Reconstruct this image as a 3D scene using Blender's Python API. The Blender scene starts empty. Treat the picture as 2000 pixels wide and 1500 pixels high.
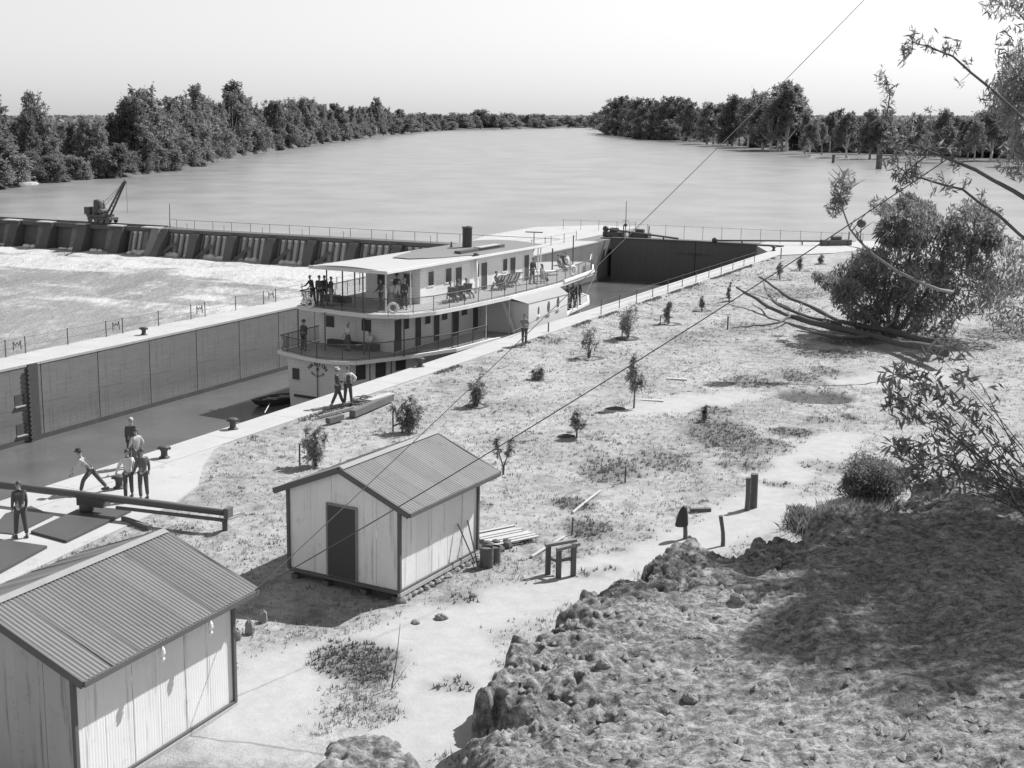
import bpy, math, random
import numpy as np
from mathutils import Vector, Matrix, Euler

random.seed(11)
rng = np.random.default_rng(11)
R = math.radians
scene = bpy.context.scene
COL = scene.collection

# ------------------------------------------------------------------ camera, sky, sun, exposure
F_PX, C_X, C_Y, EYE = 2600.0, 800.0, 750.0, 13.1       # focal length and principal point (photo pixels), eye height
PITCH = math.atan((750 - 222) / F_PX)
cam_d = bpy.data.cameras.new('camera')
cam = bpy.data.objects.new('camera', cam_d)
COL.objects.link(cam)
cam_d.sensor_fit = 'HORIZONTAL'
cam_d.sensor_width = 36.0
cam_d.lens = F_PX / 2000 * 36.0
cam_d.shift_x = 0.1
cam_d.clip_start = 0.5
cam_d.clip_end = 20000
cam.location = (0, 0, EYE)
cam.rotation_euler = (R(90) - PITCH, 0, 0)
scene.camera = cam

SUN_AZ, SUN_EL = 54.5, 47.0
world = bpy.data.worlds.new('World')
scene.world = world
world.use_nodes = True
wn = world.node_tree
wn.nodes.clear()
w_sky = wn.nodes.new('ShaderNodeTexSky')
w_sky.sky_type = 'NISHITA'
w_sky.sun_disc = False
w_sky.sun_elevation = R(SUN_EL)
w_sky.sun_rotation = R(SUN_AZ)
w_sky.air_density = 2.0
w_sky.dust_density = 0.25
w_bw = wn.nodes.new('ShaderNodeRGBToBW')          # the plate is black and white
w_bg = wn.nodes.new('ShaderNodeBackground')
w_bg.inputs[1].default_value = 0.069
w_out = wn.nodes.new('ShaderNodeOutputWorld')
wn.links.new(w_sky.outputs[0], w_bw.inputs[0])
wn.links.new(w_bw.outputs[0], w_bg.inputs[0])
wn.links.new(w_bg.outputs[0], w_out.inputs[0])

sun_d = bpy.data.lights.new('sun', 'SUN')
sun_d.energy = 3.9
sun_d.angle = R(0.6)
sun_d.color = (1, 1, 1)
sun = bpy.data.objects.new('sun', sun_d)
COL.objects.link(sun)
SDIR = Vector((math.sin(R(SUN_AZ)) * math.cos(R(SUN_EL)), math.cos(R(SUN_AZ)) * math.cos(R(SUN_EL)), math.sin(R(SUN_EL))))
sun.rotation_euler = SDIR.to_track_quat('Z', 'Y').to_euler()
sun.location = (40, 30, 60)

scene.view_settings.view_transform = 'Standard'
scene.view_settings.look = 'None'
scene.view_settings.exposure = 0.84
scene.view_settings.gamma = 1.0
scene.view_settings.use_curve_mapping = False
scene.render.engine = 'CYCLES'
scene.cycles.max_bounces = 5
scene.cycles.diffuse_bounces = 3
scene.cycles.glossy_bounces = 3
scene.cycles.transmission_bounces = 2
scene.cycles.volume_bounces = 0
scene.cycles.caustics_reflective = False
scene.cycles.caustics_refractive = False

# ------------------------------------------------------------------ surveying helpers
_c, _s = math.cos(PITCH), math.sin(PITCH)
def at(x, y, z=0.0):
    """world point at height z seen at photo pixel (x, y): used to survey the plate"""
    dx = (x - C_X) / F_PX; dv = -(y - C_Y) / F_PX
    d = (dx, _c + dv * _s, -_s + dv * _c)
    t = (z - EYE) / d[2]
    return Vector((d[0] * t, d[1] * t, z))
def px_of(X, Y, Z):
    zr = Z - EYE
    dep = Y * _c - zr * _s; up = Y * _s + zr * _c
    return (C_X + F_PX * X / dep, C_Y - F_PX * up / dep)
# lock frame: a runs upstream along the chamber, b across it to the right
U2 = (0.5, 0.8660254); V2 = (0.8660254, -0.5)
def W(a, b, z=0.0): return Vector((a * U2[0] + b * V2[0], a * U2[1] + b * V2[1], z))
def ab(x, y, z=0.0):
    p = at(x, y, z)
    return (p.x * U2[0] + p.y * U2[1], p.x * V2[0] + p.y * V2[1])
LOCK_ROT = R(60)                                       # local x = upstream, local y = left

# ------------------------------------------------------------------ object helpers
def tag(o, label=None, cat=None, group=None, kind=None):
    if label: o['label'] = label
    if cat: o['category'] = cat
    if group: o['group'] = group
    if kind: o['kind'] = kind
    return o
def thing(name, label, cat, loc=(0, 0, 0), rotz=0.0, group=None):
    o = bpy.data.objects.new(name, None)
    o.empty_display_size = 0.3
    COL.objects.link(o)
    o.location = loc; o.rotation_euler = (0, 0, rotz)
    return tag(o, label, cat, group)
def link(name, me, parent=None, loc=None, rot=None):
    o = bpy.data.objects.new(name, me)
    COL.objects.link(o)
    if parent is not None: o.parent = parent
    if loc is not None: o.location = loc
    if rot is not None: o.rotation_euler = rot
    return o
def copy_tree(o, parent=None):
    c = o.copy(); COL.objects.link(c)
    if parent is not None:
        c.parent = parent
    for ch in o.children: copy_tree(ch, c)
    return c

class MB:
    """collects faces for one mesh object"""
    def __init__(self): self.v = []; self.f = []
    def add(self, vs, fs):
        n = len(self.v); self.v.extend([tuple(p) for p in vs])
        self.f.extend([tuple(i + n for i in f) for f in fs]); return self
    def box(self, x0, x1, y0, y1, z0, z1):
        return self.add([(x0,y0,z0),(x1,y0,z0),(x1,y1,z0),(x0,y1,z0),(x0,y0,z1),(x1,y0,z1),(x1,y1,z1),(x0,y1,z1)],
            [(3,2,1,0),(4,5,6,7),(0,1,5,4),(1,2,6,5),(2,3,7,6),(3,0,4,7)])
    def cbox(self, c, s): return self.box(c[0]-s[0]/2, c[0]+s[0]/2, c[1]-s[1]/2, c[1]+s[1]/2, c[2]-s[2]/2, c[2]+s[2]/2)
    def beam(self, p, q, w, h, up=(0, 0, 1)):
        p = Vector(p); q = Vector(q); d = (q - p).normalized()
        s = d.cross(Vector(up))
        if s.length < 1e-4: s = d.cross(Vector((1, 0, 0)))
        s.normalize(); u = s.cross(d)
        s = s * w / 2; u = u * h / 2
        return self.add([p-s-u, p+s-u, p+s+u, p-s+u, q-s-u, q+s-u, q+s+u, q-s+u],
            [(0,1,2,3),(7,6,5,4),(0,4,5,1),(1,5,6,2),(2,6,7,3),(3,7,4,0)])
    def tube(self, pts, r, n=6, cap=True):
        pts = [Vector(p) for p in pts]; m = len(pts)
        rs = list(r) if hasattr(r, '__len__') else [r] * m
        vs = []; ref = None
        for i, p in enumerate(pts):
            d = (pts[min(i+1, m-1)] - pts[max(i-1, 0)])
            if d.length < 1e-7: d = Vector((0, 0, 1))
            d.normalize()
            if ref is None or abs(ref.dot(d)) > .95:
                ref = Vector((0, 0, 1)) if abs(d.z) < .9 else Vector((1, 0, 0))
            s = d.cross(ref).normalized(); u = s.cross(d)
            ref = u
            for k in range(n):
                t = 2 * math.pi * k / n
                vs.append(p + (s * math.cos(t) + u * math.sin(t)) * rs[i])
        fs = [(i*n+k, i*n+(k+1) % n, (i+1)*n+(k+1) % n, (i+1)*n+k) for i in range(m-1) for k in range(n)]
        if cap: fs += [tuple(range(n-1, -1, -1)), tuple((m-1)*n+k for k in range(n))]
        return self.add(vs, fs)
    def lathe(self, prof, n=16, c=(0, 0, 0), axis='z'):
        vs = []
        for r, z in prof:
            for k in range(n):
                t = 2 * math.pi * k / n
                p = (r * math.cos(t), r * math.sin(t), z)
                if axis == 'x': p = (p[2], p[0], p[1])
                elif axis == 'y': p = (p[0], p[2], p[1])
                vs.append((p[0]+c[0], p[1]+c[1], p[2]+c[2]))
        m = len(prof)
        fs = [(i*n+k, i*n+(k+1) % n, (i+1)*n+(k+1) % n, (i+1)*n+k) for i in range(m-1) for k in range(n)]
        fs += [tuple(range(n-1, -1, -1)), tuple((m-1)*n+k for k in range(n))]
        return self.add(vs, fs)
    def torus(self, c, rM, rm, nrm=(1, 0, 0), N=20, n=8):
        nrm = Vector(nrm).normalized(); s = nrm.cross(Vector((0, 0, 1)))
        if s.length < 1e-3: s = Vector((1, 0, 0))
        s.normalize(); u = s.cross(nrm); c = Vector(c); vs = []
        for i in range(N):
            t = 2*math.pi*i/N; d = s*math.cos(t)+u*math.sin(t)
            for k in range(n):
                q = 2*math.pi*k/n
                vs.append(c + d*(rM+rm*math.cos(q)) + nrm*rm*math.sin(q))
        fs = [(i*n+k, i*n+(k+1) % n, ((i+1) % N)*n+(k+1) % n, ((i+1) % N)*n+k) for i in range(N) for k in range(n)]
        return self.add(vs, fs)
    def prism(self, poly, z0, z1):
        n = len(poly)
        zb = z0 if hasattr(z0, '__len__') else [z0]*n
        zt = z1 if hasattr(z1, '__len__') else [z1]*n
        vs = [(p[0], p[1], zb[i]) for i, p in enumerate(poly)] + [(p[0], p[1], zt[i]) for i, p in enumerate(poly)]
        fs = [tuple(range(n-1, -1, -1)), tuple(range(n, 2*n))]
        fs += [(i, (i+1) % n, n+(i+1) % n, n+i) for i in range(n)]
        return self.add(vs, fs)
    def loft(self, rings, close=True, cap=True):
        n = len(rings[0]); vs = [p for r in rings for p in r]; m = len(rings)
        fs = [(i*n+k, i*n+(k+1) % n, (i+1)*n+(k+1) % n, (i+1)*n+k) for i in range(m-1) for k in range(n if close else n-1)]
        if cap and close: fs += [tuple(range(n-1, -1, -1)), tuple((m-1)*n+k for k in range(n))]
        return self.add(vs, fs)
    def ball(self, c, r, n=10, m=6):
        rx, ry, rz = r if hasattr(r, '__len__') else (r, r, r)
        vs = []; fs = []
        for i in range(m+1):
            ph = math.pi*i/m
            for k in range(n):
                t = 2*math.pi*k/n
                vs.append((c[0]+rx*math.sin(ph)*math.cos(t), c[1]+ry*math.sin(ph)*math.sin(t), c[2]+rz*math.cos(ph)))
        fs = [(i*n+k, (i+1)*n+k, (i+1)*n+(k+1) % n, i*n+(k+1) % n) for i in range(m) for k in range(n)]
        return self.add(vs, fs)
    def mesh(self, name, mat, smooth=False):
        me = bpy.data.meshes.new(name)
        me.from_pydata(self.v, [], self.f)
        if mat: me.materials.append(mat)
        if smooth: me.polygons.foreach_set('use_smooth', [True]*len(me.polygons))
        me.update(); return me
    def build(self, name, mat, parent=None, smooth=False, label=None, loc=None, rot=None):
        o = link(name, self.mesh(name, mat, smooth), parent, loc, rot)
        if label: o['label'] = label
        return o

def np_mesh(name, verts, quads, mat, smooth=False):
    """quick mesh out of numpy arrays: verts (n,3), quads (m,k)"""
    me = bpy.data.meshes.new(name)
    k = quads.shape[1]
    me.vertices.add(len(verts)); me.vertices.foreach_set('co', verts.astype(np.float32).ravel())
    me.loops.add(quads.size); me.loops.foreach_set('vertex_index', quads.astype(np.int32).ravel())
    me.polygons.add(len(quads))
    me.polygons.foreach_set('loop_start', np.arange(0, quads.size, k, dtype=np.int32))
    me.polygons.foreach_set('loop_total', np.full(len(quads), k, dtype=np.int32))
    if smooth: me.polygons.foreach_set('use_smooth', np.ones(len(quads), dtype=bool))
    me.update(calc_edges=True); me.validate()
    if mat: me.materials.append(mat)
    return me

# ------------------------------------------------------------------ materials (all greys: the plate is monochrome)
MATS = {}
def new_mat(name):
    m = bpy.data.materials.new(name); m.use_nodes = True
    nt = m.node_tree; nt.nodes.clear()
    out = nt.nodes.new('ShaderNodeOutputMaterial'); b = nt.nodes.new('ShaderNodeBsdfPrincipled')
    nt.links.new(b.outputs[0], out.inputs[0])
    return m, nt, b
def N(nt, kind, **kw):
    n = nt.nodes.new(kind)
    for k, v in kw.items(): setattr(n, k, v)
    return n
def noise(nt, vec, scale, detail=4, rough=.6):
    n = N(nt, 'ShaderNodeTexNoise'); n.inputs['Scale'].default_value = scale
    n.inputs['Detail'].default_value = detail; n.inputs['Roughness'].default_value = rough
    if vec is not None: nt.links.new(vec, n.inputs['Vector'])
    return n
def math_n(nt, op, a, b=None, c=None, clamp=False):
    n = N(nt, 'ShaderNodeMath', operation=op, use_clamp=clamp)
    for i, x in enumerate((a, b, c)):
        if x is None: continue
        if isinstance(x, (int, float)): n.inputs[i].default_value = x
        else: nt.links.new(x, n.inputs[i])
    return n.outputs[0]
def ramp(nt, fac, lo, hi, v0, v1):
    n = N(nt, 'ShaderNodeMapRange', interpolation_type='SMOOTHSTEP')
    n.inputs[1].default_value = lo; n.inputs[2].default_value = hi
    n.inputs[3].default_value = v0; n.inputs[4].default_value = v1
    nt.links.new(fac, n.inputs[0]); return n.outputs[0]
def mat(name, v, rough=.85, spec=.2, var=.25, scale=1.5, fine=18, bump=.0, bscale=30, stretch=(1, 1, 1), stain=0.0, metal=0.0, rnd=0.0, coords='Object', boards=0.0, streak=0.0):
    if name in MATS: return MATS[name]
    m, nt, b = new_mat(name)
    tc = N(nt, 'ShaderNodeTexCoord'); mp = N(nt, 'ShaderNodeMapping'); mp.inputs['Scale'].default_value = stretch
    nt.links.new(tc.outputs[coords], mp.inputs[0]); vec = mp.outputs[0]
    n1 = noise(nt, vec, scale, 5); n2 = noise(nt, vec, fine, 3, .7)
    s = math_n(nt, 'ADD', math_n(nt, 'MULTIPLY_ADD', n1.outputs[0], 1.4, -.7), math_n(nt, 'MULTIPLY_ADD', n2.outputs[0], .8, -.4))
    k = math_n(nt, 'MULTIPLY_ADD', s, var, 1.0)
    if stain:
        n3 = noise(nt, vec, scale * 2.7, 6, .7)
        k = math_n(nt, 'MULTIPLY', k, ramp(nt, n3.outputs[0], .56, .72, 1.0, 1.0 - stain))
    if rnd:
        oi = N(nt, 'ShaderNodeObjectInfo')
        k = math_n(nt, 'MULTIPLY', k, math_n(nt, 'MULTIPLY_ADD', oi.outputs['Random'], 2 * rnd, 1 - rnd))
    if boards:                                                     # shadow line at the lap of each horizontal board
        sp_ = N(nt, 'ShaderNodeSeparateXYZ'); nt.links.new(tc.outputs[coords], sp_.inputs[0])
        fr = math_n(nt, 'FRACT', math_n(nt, 'DIVIDE', sp_.outputs[2], boards))
        k = math_n(nt, 'MULTIPLY', k, ramp(nt, fr, .0, .16, .80, 1.0))
    if streak:                                                     # rust and water runs down upright iron
        m2_ = N(nt, 'ShaderNodeMapping'); m2_.inputs['Scale'].default_value = (5.5, 5.5, .32); nt.links.new(tc.outputs[coords], m2_.inputs[0])
        n5 = noise(nt, m2_.outputs[0], 1.0, 5, .7); n6 = noise(nt, tc.outputs[coords], 9.0, 3, .7)
        k = math_n(nt, 'MULTIPLY', k, ramp(nt, n5.outputs[0], .54, .70, 1.0, 1.0-streak))
        k = math_n(nt, 'MULTIPLY', k, ramp(nt, n6.outputs[0], .67, .74, 1.0, 1.0-streak))
    val = math_n(nt, 'MULTIPLY', k, v, clamp=True)
    nt.links.new(val, b.inputs['Base Color'])
    b.inputs['Roughness'].default_value = rough
    b.inputs['Specular IOR Level'].default_value = spec
    b.inputs['Metallic'].default_value = metal
    if bump:
        nb = noise(nt, vec, bscale, 5, .65); bp = N(nt, 'ShaderNodeBump')
        bp.inputs['Strength'].default_value = min(1.0, bump); bp.inputs['Distance'].default_value = .03
        nt.links.new(nb.outputs[0], bp.inputs['Height']); nt.links.new(bp.outputs[0], b.inputs['Normal'])
    MATS[name] = m
    return m

M_conc = mat('pale concrete', .41, var=.24, scale=.6, fine=9, bump=.4, stain=.3)
M_wall = mat('wet lock wall concrete', .175, rough=.6, spec=.3, var=.6, scale=.3, fine=5, stretch=(.22, .22, 2.6), bump=.3, bscale=6, stain=.45, streak=.3)
M_weirc = mat('weir concrete', .105, var=.4, scale=.4, fine=4, stretch=(1, 1, .4), stain=.3)
M_weirl = mat('weir lighter concrete', .24, var=.35, scale=.5, fine=4, stretch=(1, 1, .3), stain=.3)
M_dark = mat('dark steel', .12, rough=.6, var=.3, scale=2)
M_black = mat('black tarred iron', .085, rough=.55, var=.3, scale=3)
M_gate = mat('tarred gate planks', .13, rough=.7, var=.2, scale=.6, fine=3, stretch=(1, 1, .3))
M_white = mat('white paint', .80, rough=.55, var=.10, scale=.8, fine=12, stain=.10)
M_boatw = mat('boat white boards', .82, rough=.6, var=.12, scale=.9, fine=14, stretch=(.4, .4, 3), stain=.12, boards=.19, streak=.12)
M_cream = mat('grey white boat paint', .78, rough=.6, var=.14, scale=1.1, fine=12, stain=.15, boards=.19, streak=.15)
M_deck = mat('boat deck boards', .36, var=.2, scale=1, fine=14, stretch=(.2, 3, 1))
M_roofw = mat('boat roof canvas', .40, rough=.8, var=.08, scale=.5, fine=6, stain=.08)
M_roofg = mat('grey boat roof felt', .20, rough=.9, var=.2, scale=.6, fine=30)
M_glass = mat('dark window glass', .09, rough=.12, spec=.5, var=.1)
M_door = mat('dark boat door', .10, rough=.6, var=.2, scale=2)
M_galv = mat('galvanised roof iron', .20, rough=.6, spec=.3, var=.25, scale=.7, fine=6, stretch=(1, 1, 1), stain=.25, rnd=.12)
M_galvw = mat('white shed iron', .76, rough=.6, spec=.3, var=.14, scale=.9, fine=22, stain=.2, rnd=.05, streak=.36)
M_galvw_shade = mat('shaded shed iron', .40, rough=.6, spec=.3, var=.16, scale=1.1, fine=22, stain=.3, rnd=.05, streak=.4)  # darker copy of the white shed iron for walls turned from the sun
M_trim = mat('dark painted shed trim', .12, rough=.7, var=.25, scale=3)
M_timber = mat('weathered grey timber', .24, var=.45, scale=2.5, fine=26, stretch=(1, 1, .25), bump=.5, stain=.35)
M_post = mat('dark old post timber', .13, var=.4, scale=3, fine=30, stretch=(1, 1, .2), bump=.6, stain=.3)
M_plank = mat('pale sawn plank', .42, var=.3, scale=2, fine=20, stain=.25)
M_bark = mat('gum bark', .30, var=.5, scale=.8, fine=6, stretch=(1, 1, .3), stain=.4)
M_barkp = mat('pale gum bark', .60, var=.4, scale=.8, fine=6, stretch=(1, 1, .3), stain=.4)
M_twig = mat('dark twig bark', .12, var=.4, scale=3, fine=20)
M_skin = mat('sunlit skin', .34, rough=.6, var=.1)  # one even grey for every person
M_hair = mat('dark hair', .09, rough=.6, var=.2)
M_stone = mat('rough stone', .26, var=.5, scale=4, fine=30, bump=.8, stain=.4)
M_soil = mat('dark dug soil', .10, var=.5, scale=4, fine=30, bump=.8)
M_rope = mat('pale rope', .55, var=.2)
def leaf_mat(name, v, rnd=.25, transl=.25):
    m, nt, b = new_mat(name)
    oi = N(nt, 'ShaderNodeObjectInfo'); gi = N(nt, 'ShaderNodeNewGeometry')
    k = math_n(nt, 'MULTIPLY_ADD', gi.outputs['Random Per Island'], .7, .65)
    k = math_n(nt, 'MULTIPLY', k, math_n(nt, 'MULTIPLY_ADD', oi.outputs['Random'], 2*rnd, 1-rnd))
    val = math_n(nt, 'MULTIPLY', k, v)
    nt.links.new(val, b.inputs['Base Color']); b.inputs['Roughness'].default_value = .6
    b.inputs['Specular IOR Level'].default_value = .25
    tr = N(nt, 'ShaderNodeBsdfTranslucent'); nt.links.new(val, tr.inputs[0])
    mx = N(nt, 'ShaderNodeMixShader'); mx.inputs[0].default_value = transl
    out = [n for n in nt.nodes if n.type == 'OUTPUT_MATERIAL'][0]
    nt.links.new(b.outputs[0], mx.inputs[1]); nt.links.new(tr.outputs[0], mx.inputs[2]); nt.links.new(mx.outputs[0], out.inputs[0])
    return m
M_leaf = leaf_mat('gum leaves', .22, transl=.5)
M_leaf2 = leaf_mat('bush leaves', .22, transl=.5)
M_sapl = leaf_mat('sapling leaves', .36, transl=.55)
M_near = leaf_mat('near shrub leaves', .27, transl=.5)
M_grass = leaf_mat('dry grass blades', .36, rnd=0, transl=.35)
M_weed = leaf_mat('green weeds', .15, rnd=0, transl=.35)
M_reed = leaf_mat('pale reeds', .30, rnd=0)
# ------------------------------------------------------------------ numeric noise for terrain
def vnoise(x, y, seed=0):
    xi = np.floor(x).astype(np.int64); yi = np.floor(y).astype(np.int64)
    xf = x - xi; yf = y - yi
    def h(i, j):
        n = (i * 374761393 + j * 668265263 + seed * 974711) & 0x7fffffff
        n = ((n ^ (n >> 13)) * 1274126177) & 0x7fffffff
        return ((n ^ (n >> 16)) & 0xffff) / 65535.0
    u = xf*xf*(3-2*xf); v = yf*yf*(3-2*yf)
    return (h(xi, yi)*(1-u)+h(xi+1, yi)*u)*(1-v)+(h(xi, yi+1)*(1-u)+h(xi+1, yi+1)*u)*v
def fbm(x, y, oct=4, seed=0):
    s = 0; a = .5
    for i in range(oct):
        s = s + a*vnoise(x*2**i, y*2**i, seed+i); a *= .5
    return s
def sstep(e0, e1, x):
    t = np.clip((x-e0)/(e1-e0), 0, 1); return t*t*(3-2*t)

def seg_dist(X, Y, pts):
    """distance to a polyline and the interpolated third coordinate (a width)"""
    best = np.full(X.shape, 1e9); wd = np.ones(X.shape)
    for (x0, y0, w0), (x1, y1, w1) in zip(pts[:-1], pts[1:]):
        dx, dy = x1-x0, y1-y0; L = dx*dx+dy*dy
        t = np.clip(((X-x0)*dx+(Y-y0)*dy)/L, 0, 1)
        d = np.hypot(X-x0-t*dx, Y-y0-t*dy)
        m = d < best
        best = np.where(m, d, best); wd = np.where(m, w0+(w1-w0)*t, wd)
    return best, wd

PATHS = []
for line in ([(500, 1400, 1.6), (560, 1300, 1.5), (660, 1262, .9), (800, 1225, 1.0), (960, 1185, 1.3), (1080, 1150, 1.2), (1200, 1110, 1.1), (1320, 1068, 1.1), (1430, 1025, 1.2), (1540, 1000, 1.3), (1640, 985, 1.2)],
             [(880, 1240, 1.0), (900, 1330, 1.3), (860, 1420, 1.6)],
             [(1430, 1010, .8), (1500, 960, .8), (1560, 905, 1.0), (1650, 850, 1.2)],
             [(1230, 800, 1.2), (1370, 780, 1.5), (1440, 772, 1.2)],
             [(1690, 745, 1.6), (1790, 728, 2.0)],
             [(1480, 1000, .8), (1640, 1015, .8)]):
    PATHS.append([(at(x, y).x, at(x, y).y, w) for x, y, w in line])
WEEDS_SHADE = []     # centre, half widths across and along the view, strength; some paint the big bush's shadow
for x, y, rx, ry, k in [(690, 1285, 95, 42, .9), (720, 1310, 50, 30, 1), (880, 1335, 60, 20, .6), (1150, 1030, 55, 22, .9), (1115, 982, 45, 16, .9), (1195, 918, 75, 30, .75),
        (1300, 900, 80, 24, .6), (1420, 850, 85, 42, .8), (1450, 905, 60, 12, .6), (1545, 840, 50, 11, .9), (1510, 862, 30, 10, .8), (1592, 773, 80, 13, 1.5), (1662, 813, 20, 8, .9), (1600, 818, 40, 8, .6),
        (1470, 745, 60, 16, .7), (1560, 735, 45, 14, .7), (1612, 722, 35, 9, .7), (1400, 800, 40, 12, .6), (1600, 905, 45, 14, .5), (1520, 945, 35, 10, .6), (1700, 640, 60, 12, .9),
        (1620, 690, 90, 10, .8), (1660, 665, 70, 10, .9), (1080, 668, 30, 8, .5), (1055, 660, 25, 7, .5), (840, 1130, 40, 16, .6), (900, 1165, 50, 16, .5), (1155, 1120, 40, 10, .5), (1190, 1110, 30, 8, .5),  # first two, with the one before, darken the ground in the bush's shadow
        (560, 1215, 20, 8, .3), (350, 1035, 50, 14, .4), (880, 1080, 20, 10, .4), (1010, 790, 60, 16, .25), (1350, 660, 80, 16, .35), (1450, 640, 90, 14, .35), (1330, 560, 70, 8, .5), (1540, 570, 90, 14, .4), (1480, 540, 80, 8, .3),
        (1640, 545, 60, 12, .4), (880, 745, 40, 9, .4), (930, 720, 30, 7, .4), (450, 900, 50, 14, .2), (490, 1000, 40, 12, .25), (1500, 680, 80, 10, .3)]:
    p = at(x, y); WEEDS_SHADE.append((p.x, p.y, abs(at(x+rx, y).x-p.x), abs(at(x, y-ry).y-p.y), k))
def masks(X, Y):
    sand = np.zeros(X.shape)
    wob = (fbm(X*.9, Y*.9, 4, 5)-.47)*2.2
    for pl in PATHS:
        d, w = seg_dist(X, Y, pl)
        sand = np.maximum(sand, 1-sstep(.55, 1.25, d/w + wob*.5))
    weed_shade = np.zeros(X.shape)
    fine = fbm(X*1.7, Y*1.7, 4, 9)
    for cx, cy, rx, ry, k in WEEDS_SHADE:
        d = np.hypot((X-cx)/rx, (Y-cy)/ry)
        lim = (1-sstep(.5, 1.25, d))*k
        weed_shade = np.maximum(weed_shade, lim*sstep(.30, .52, fine + .25*lim) if k < 1.4 else (1-sstep(.88, 1.0, d+(fine-.47)*.15))*1.25)
    return sand, weed_shade

# ------------------------------------------------------------------ rocky bank (the cliff the plate was taken from)
EDGE = [(at(x, y, z).x, at(x, y, z).y) for x, y, z in ((200, 1600, .3), (540, 1500, .5), (615, 1412, .5), (690, 1378, .6), (770, 1382, .6), (860, 1440, .8), (950, 1400, 1.2), (1000, 1268, 1.2), (1080, 1192, 1.2), (1150, 1172, 1.2), (1215, 1152, 1.2), (1280, 1112, 1.2), (1340, 1087, 1.2), (1460, 1064, 1.1), (1560, 1040, 1.1), (1640, 1010, 1.1), (1800, 962, 1.1), (2000, 925, 1.1), (2400, 860, 1.1))]
def bank_d(X, Y):
    """signed distance from the crest line, positive on the camera's side"""
    best = np.full(X.shape, 1e9); sg = np.ones(X.shape)
    for (x0, y0), (x1, y1) in zip(EDGE[:-1], EDGE[1:]):
        dx, dy = x1-x0, y1-y0; L = dx*dx+dy*dy
        t = np.clip(((X-x0)*dx+(Y-y0)*dy)/L, 0, 1)
        d = np.hypot(X-x0-t*dx, Y-y0-t*dy)
        cr = dx*(Y-y0)-dy*(X-x0)
        m = d < best
        best = np.where(m, d, best); sg = np.where(m, np.where(cr < 0, 1.0, -1.0), sg)
    return best*sg
def bank_z(X, Y):
    d = bank_d(X, Y)
    n1 = fbm(X*.55, Y*.55, 5, 21)-.48; n2 = fbm(X*2.1, Y*2.1, 4, 33)-.47
    rid = 1-np.abs(2*fbm(X*1.5+9, Y*1.5, 4, 45)-.96)*2.2            # sharp ribs
    hs = .22+.78*sstep(.2, 1.9, X)                                # low lump at the left, real cliff to the right
    dd = d + (n1*2.4 + n2*.9)*(.35+.65*hs)
    k = 1-sstep(.8, 3.6, d+n1*4)                                   # broken rock at the crest, crusted soil higher up
    rocky = sstep(0, .6, dd)
    z = -.35 + 1.75*hs*rocky*(1+.45*n1) + .13*np.maximum(d-.6, 0)*hs
    step = np.floor((fbm(X*1.3, Y*1.3, 4, 43)-.2)*9)/9
    z += (step-.3)*.55*k*rocky*.8*hs + np.clip(rid, -1, 1)*.12*k*rocky*hs
    pit = sstep(.58, .66, fbm(X*2.6, Y*2.6, 3, 57))
    z -= pit*(.06+.30*k)*rocky*hs
    z += n2*(.06+.24*k)*sstep(-.2, .5, dd)*hs + (fbm(X*5, Y*5, 3, 51)-.45)*(.05+.16*k)
    crust = np.abs(fbm(X*3.3, Y*3.3, 3, 81)-.47)*.34 + np.abs(vnoise(X*9, Y*9, 83)-.5)*.07
    z += crust*(.22+.6*k)*rocky*sstep(-.1, .3, dd)
    return z
def ground_z(X, Y):
    a = X*U2[0]+Y*U2[1]; b = X*V2[0]+Y*V2[1]
    z = -.05 + (fbm(X*.35, Y*.35, 4, 2)-.47)*.16 + (fbm(X*2.2, Y*2.2, 3, 4)-.45)*.07
    z = np.minimum(z, -.012) if False else z
    edge = sstep(-32.7, -30.5, b); z = -.05 + (z+.05)*(.25+.75*edge)
    z = np.where((a < 46) & (b < -26), np.minimum(z, -.05), z)
    shore = 136+(b+36.3)*1.25 + (fbm(X*.15, Y*.15, 3, 8)-.47)*5
    z = z - 3.2*sstep(0, 7, a-shore)
    hole = (1-sstep(.80, 1.02, np.hypot((X-WEEDS_SHADE[11][0])/WEEDS_SHADE[11][2], (Y-WEEDS_SHADE[11][1])/WEEDS_SHADE[11][3])))
    return z - .22*hole
def gz(x, y):
    return float(ground_z(np.array([float(x)]), np.array([float(y)]))[0])
def on_ground(px, py, lift=0.0):
    p = at(px, py); return Vector((p.x, p.y, gz(p.x, p.y)+lift))

def grid_mesh(name, A, B, zf, mat_, to=None, attrs=None):
    AA, BB = np.meshgrid(A, B, indexing='ij')
    if to is None: X = AA*U2[0]+BB*V2[0]; Y = AA*U2[1]+BB*V2[1]
    else: X, Y = to(AA, BB)
    Z = zf(X, Y)
    v = np.stack([X.ravel(), Y.ravel(), Z.ravel()], 1)
    n, m = AA.shape
    i = np.arange(n*m).reshape(n, m)
    q = np.stack([i[:-1, :-1].ravel(), i[1:, :-1].ravel(), i[1:, 1:].ravel(), i[:-1, 1:].ravel()], 1)[:, ::-1]
    me = np_mesh(name, v, q, mat_, True)
    if attrs:
        for an, fn in attrs.items():
            at_ = me.attributes.new(an, 'FLOAT', 'POINT'); at_.data.foreach_set('value', fn(X, Y).ravel().astype(np.float32))
    return me

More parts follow.
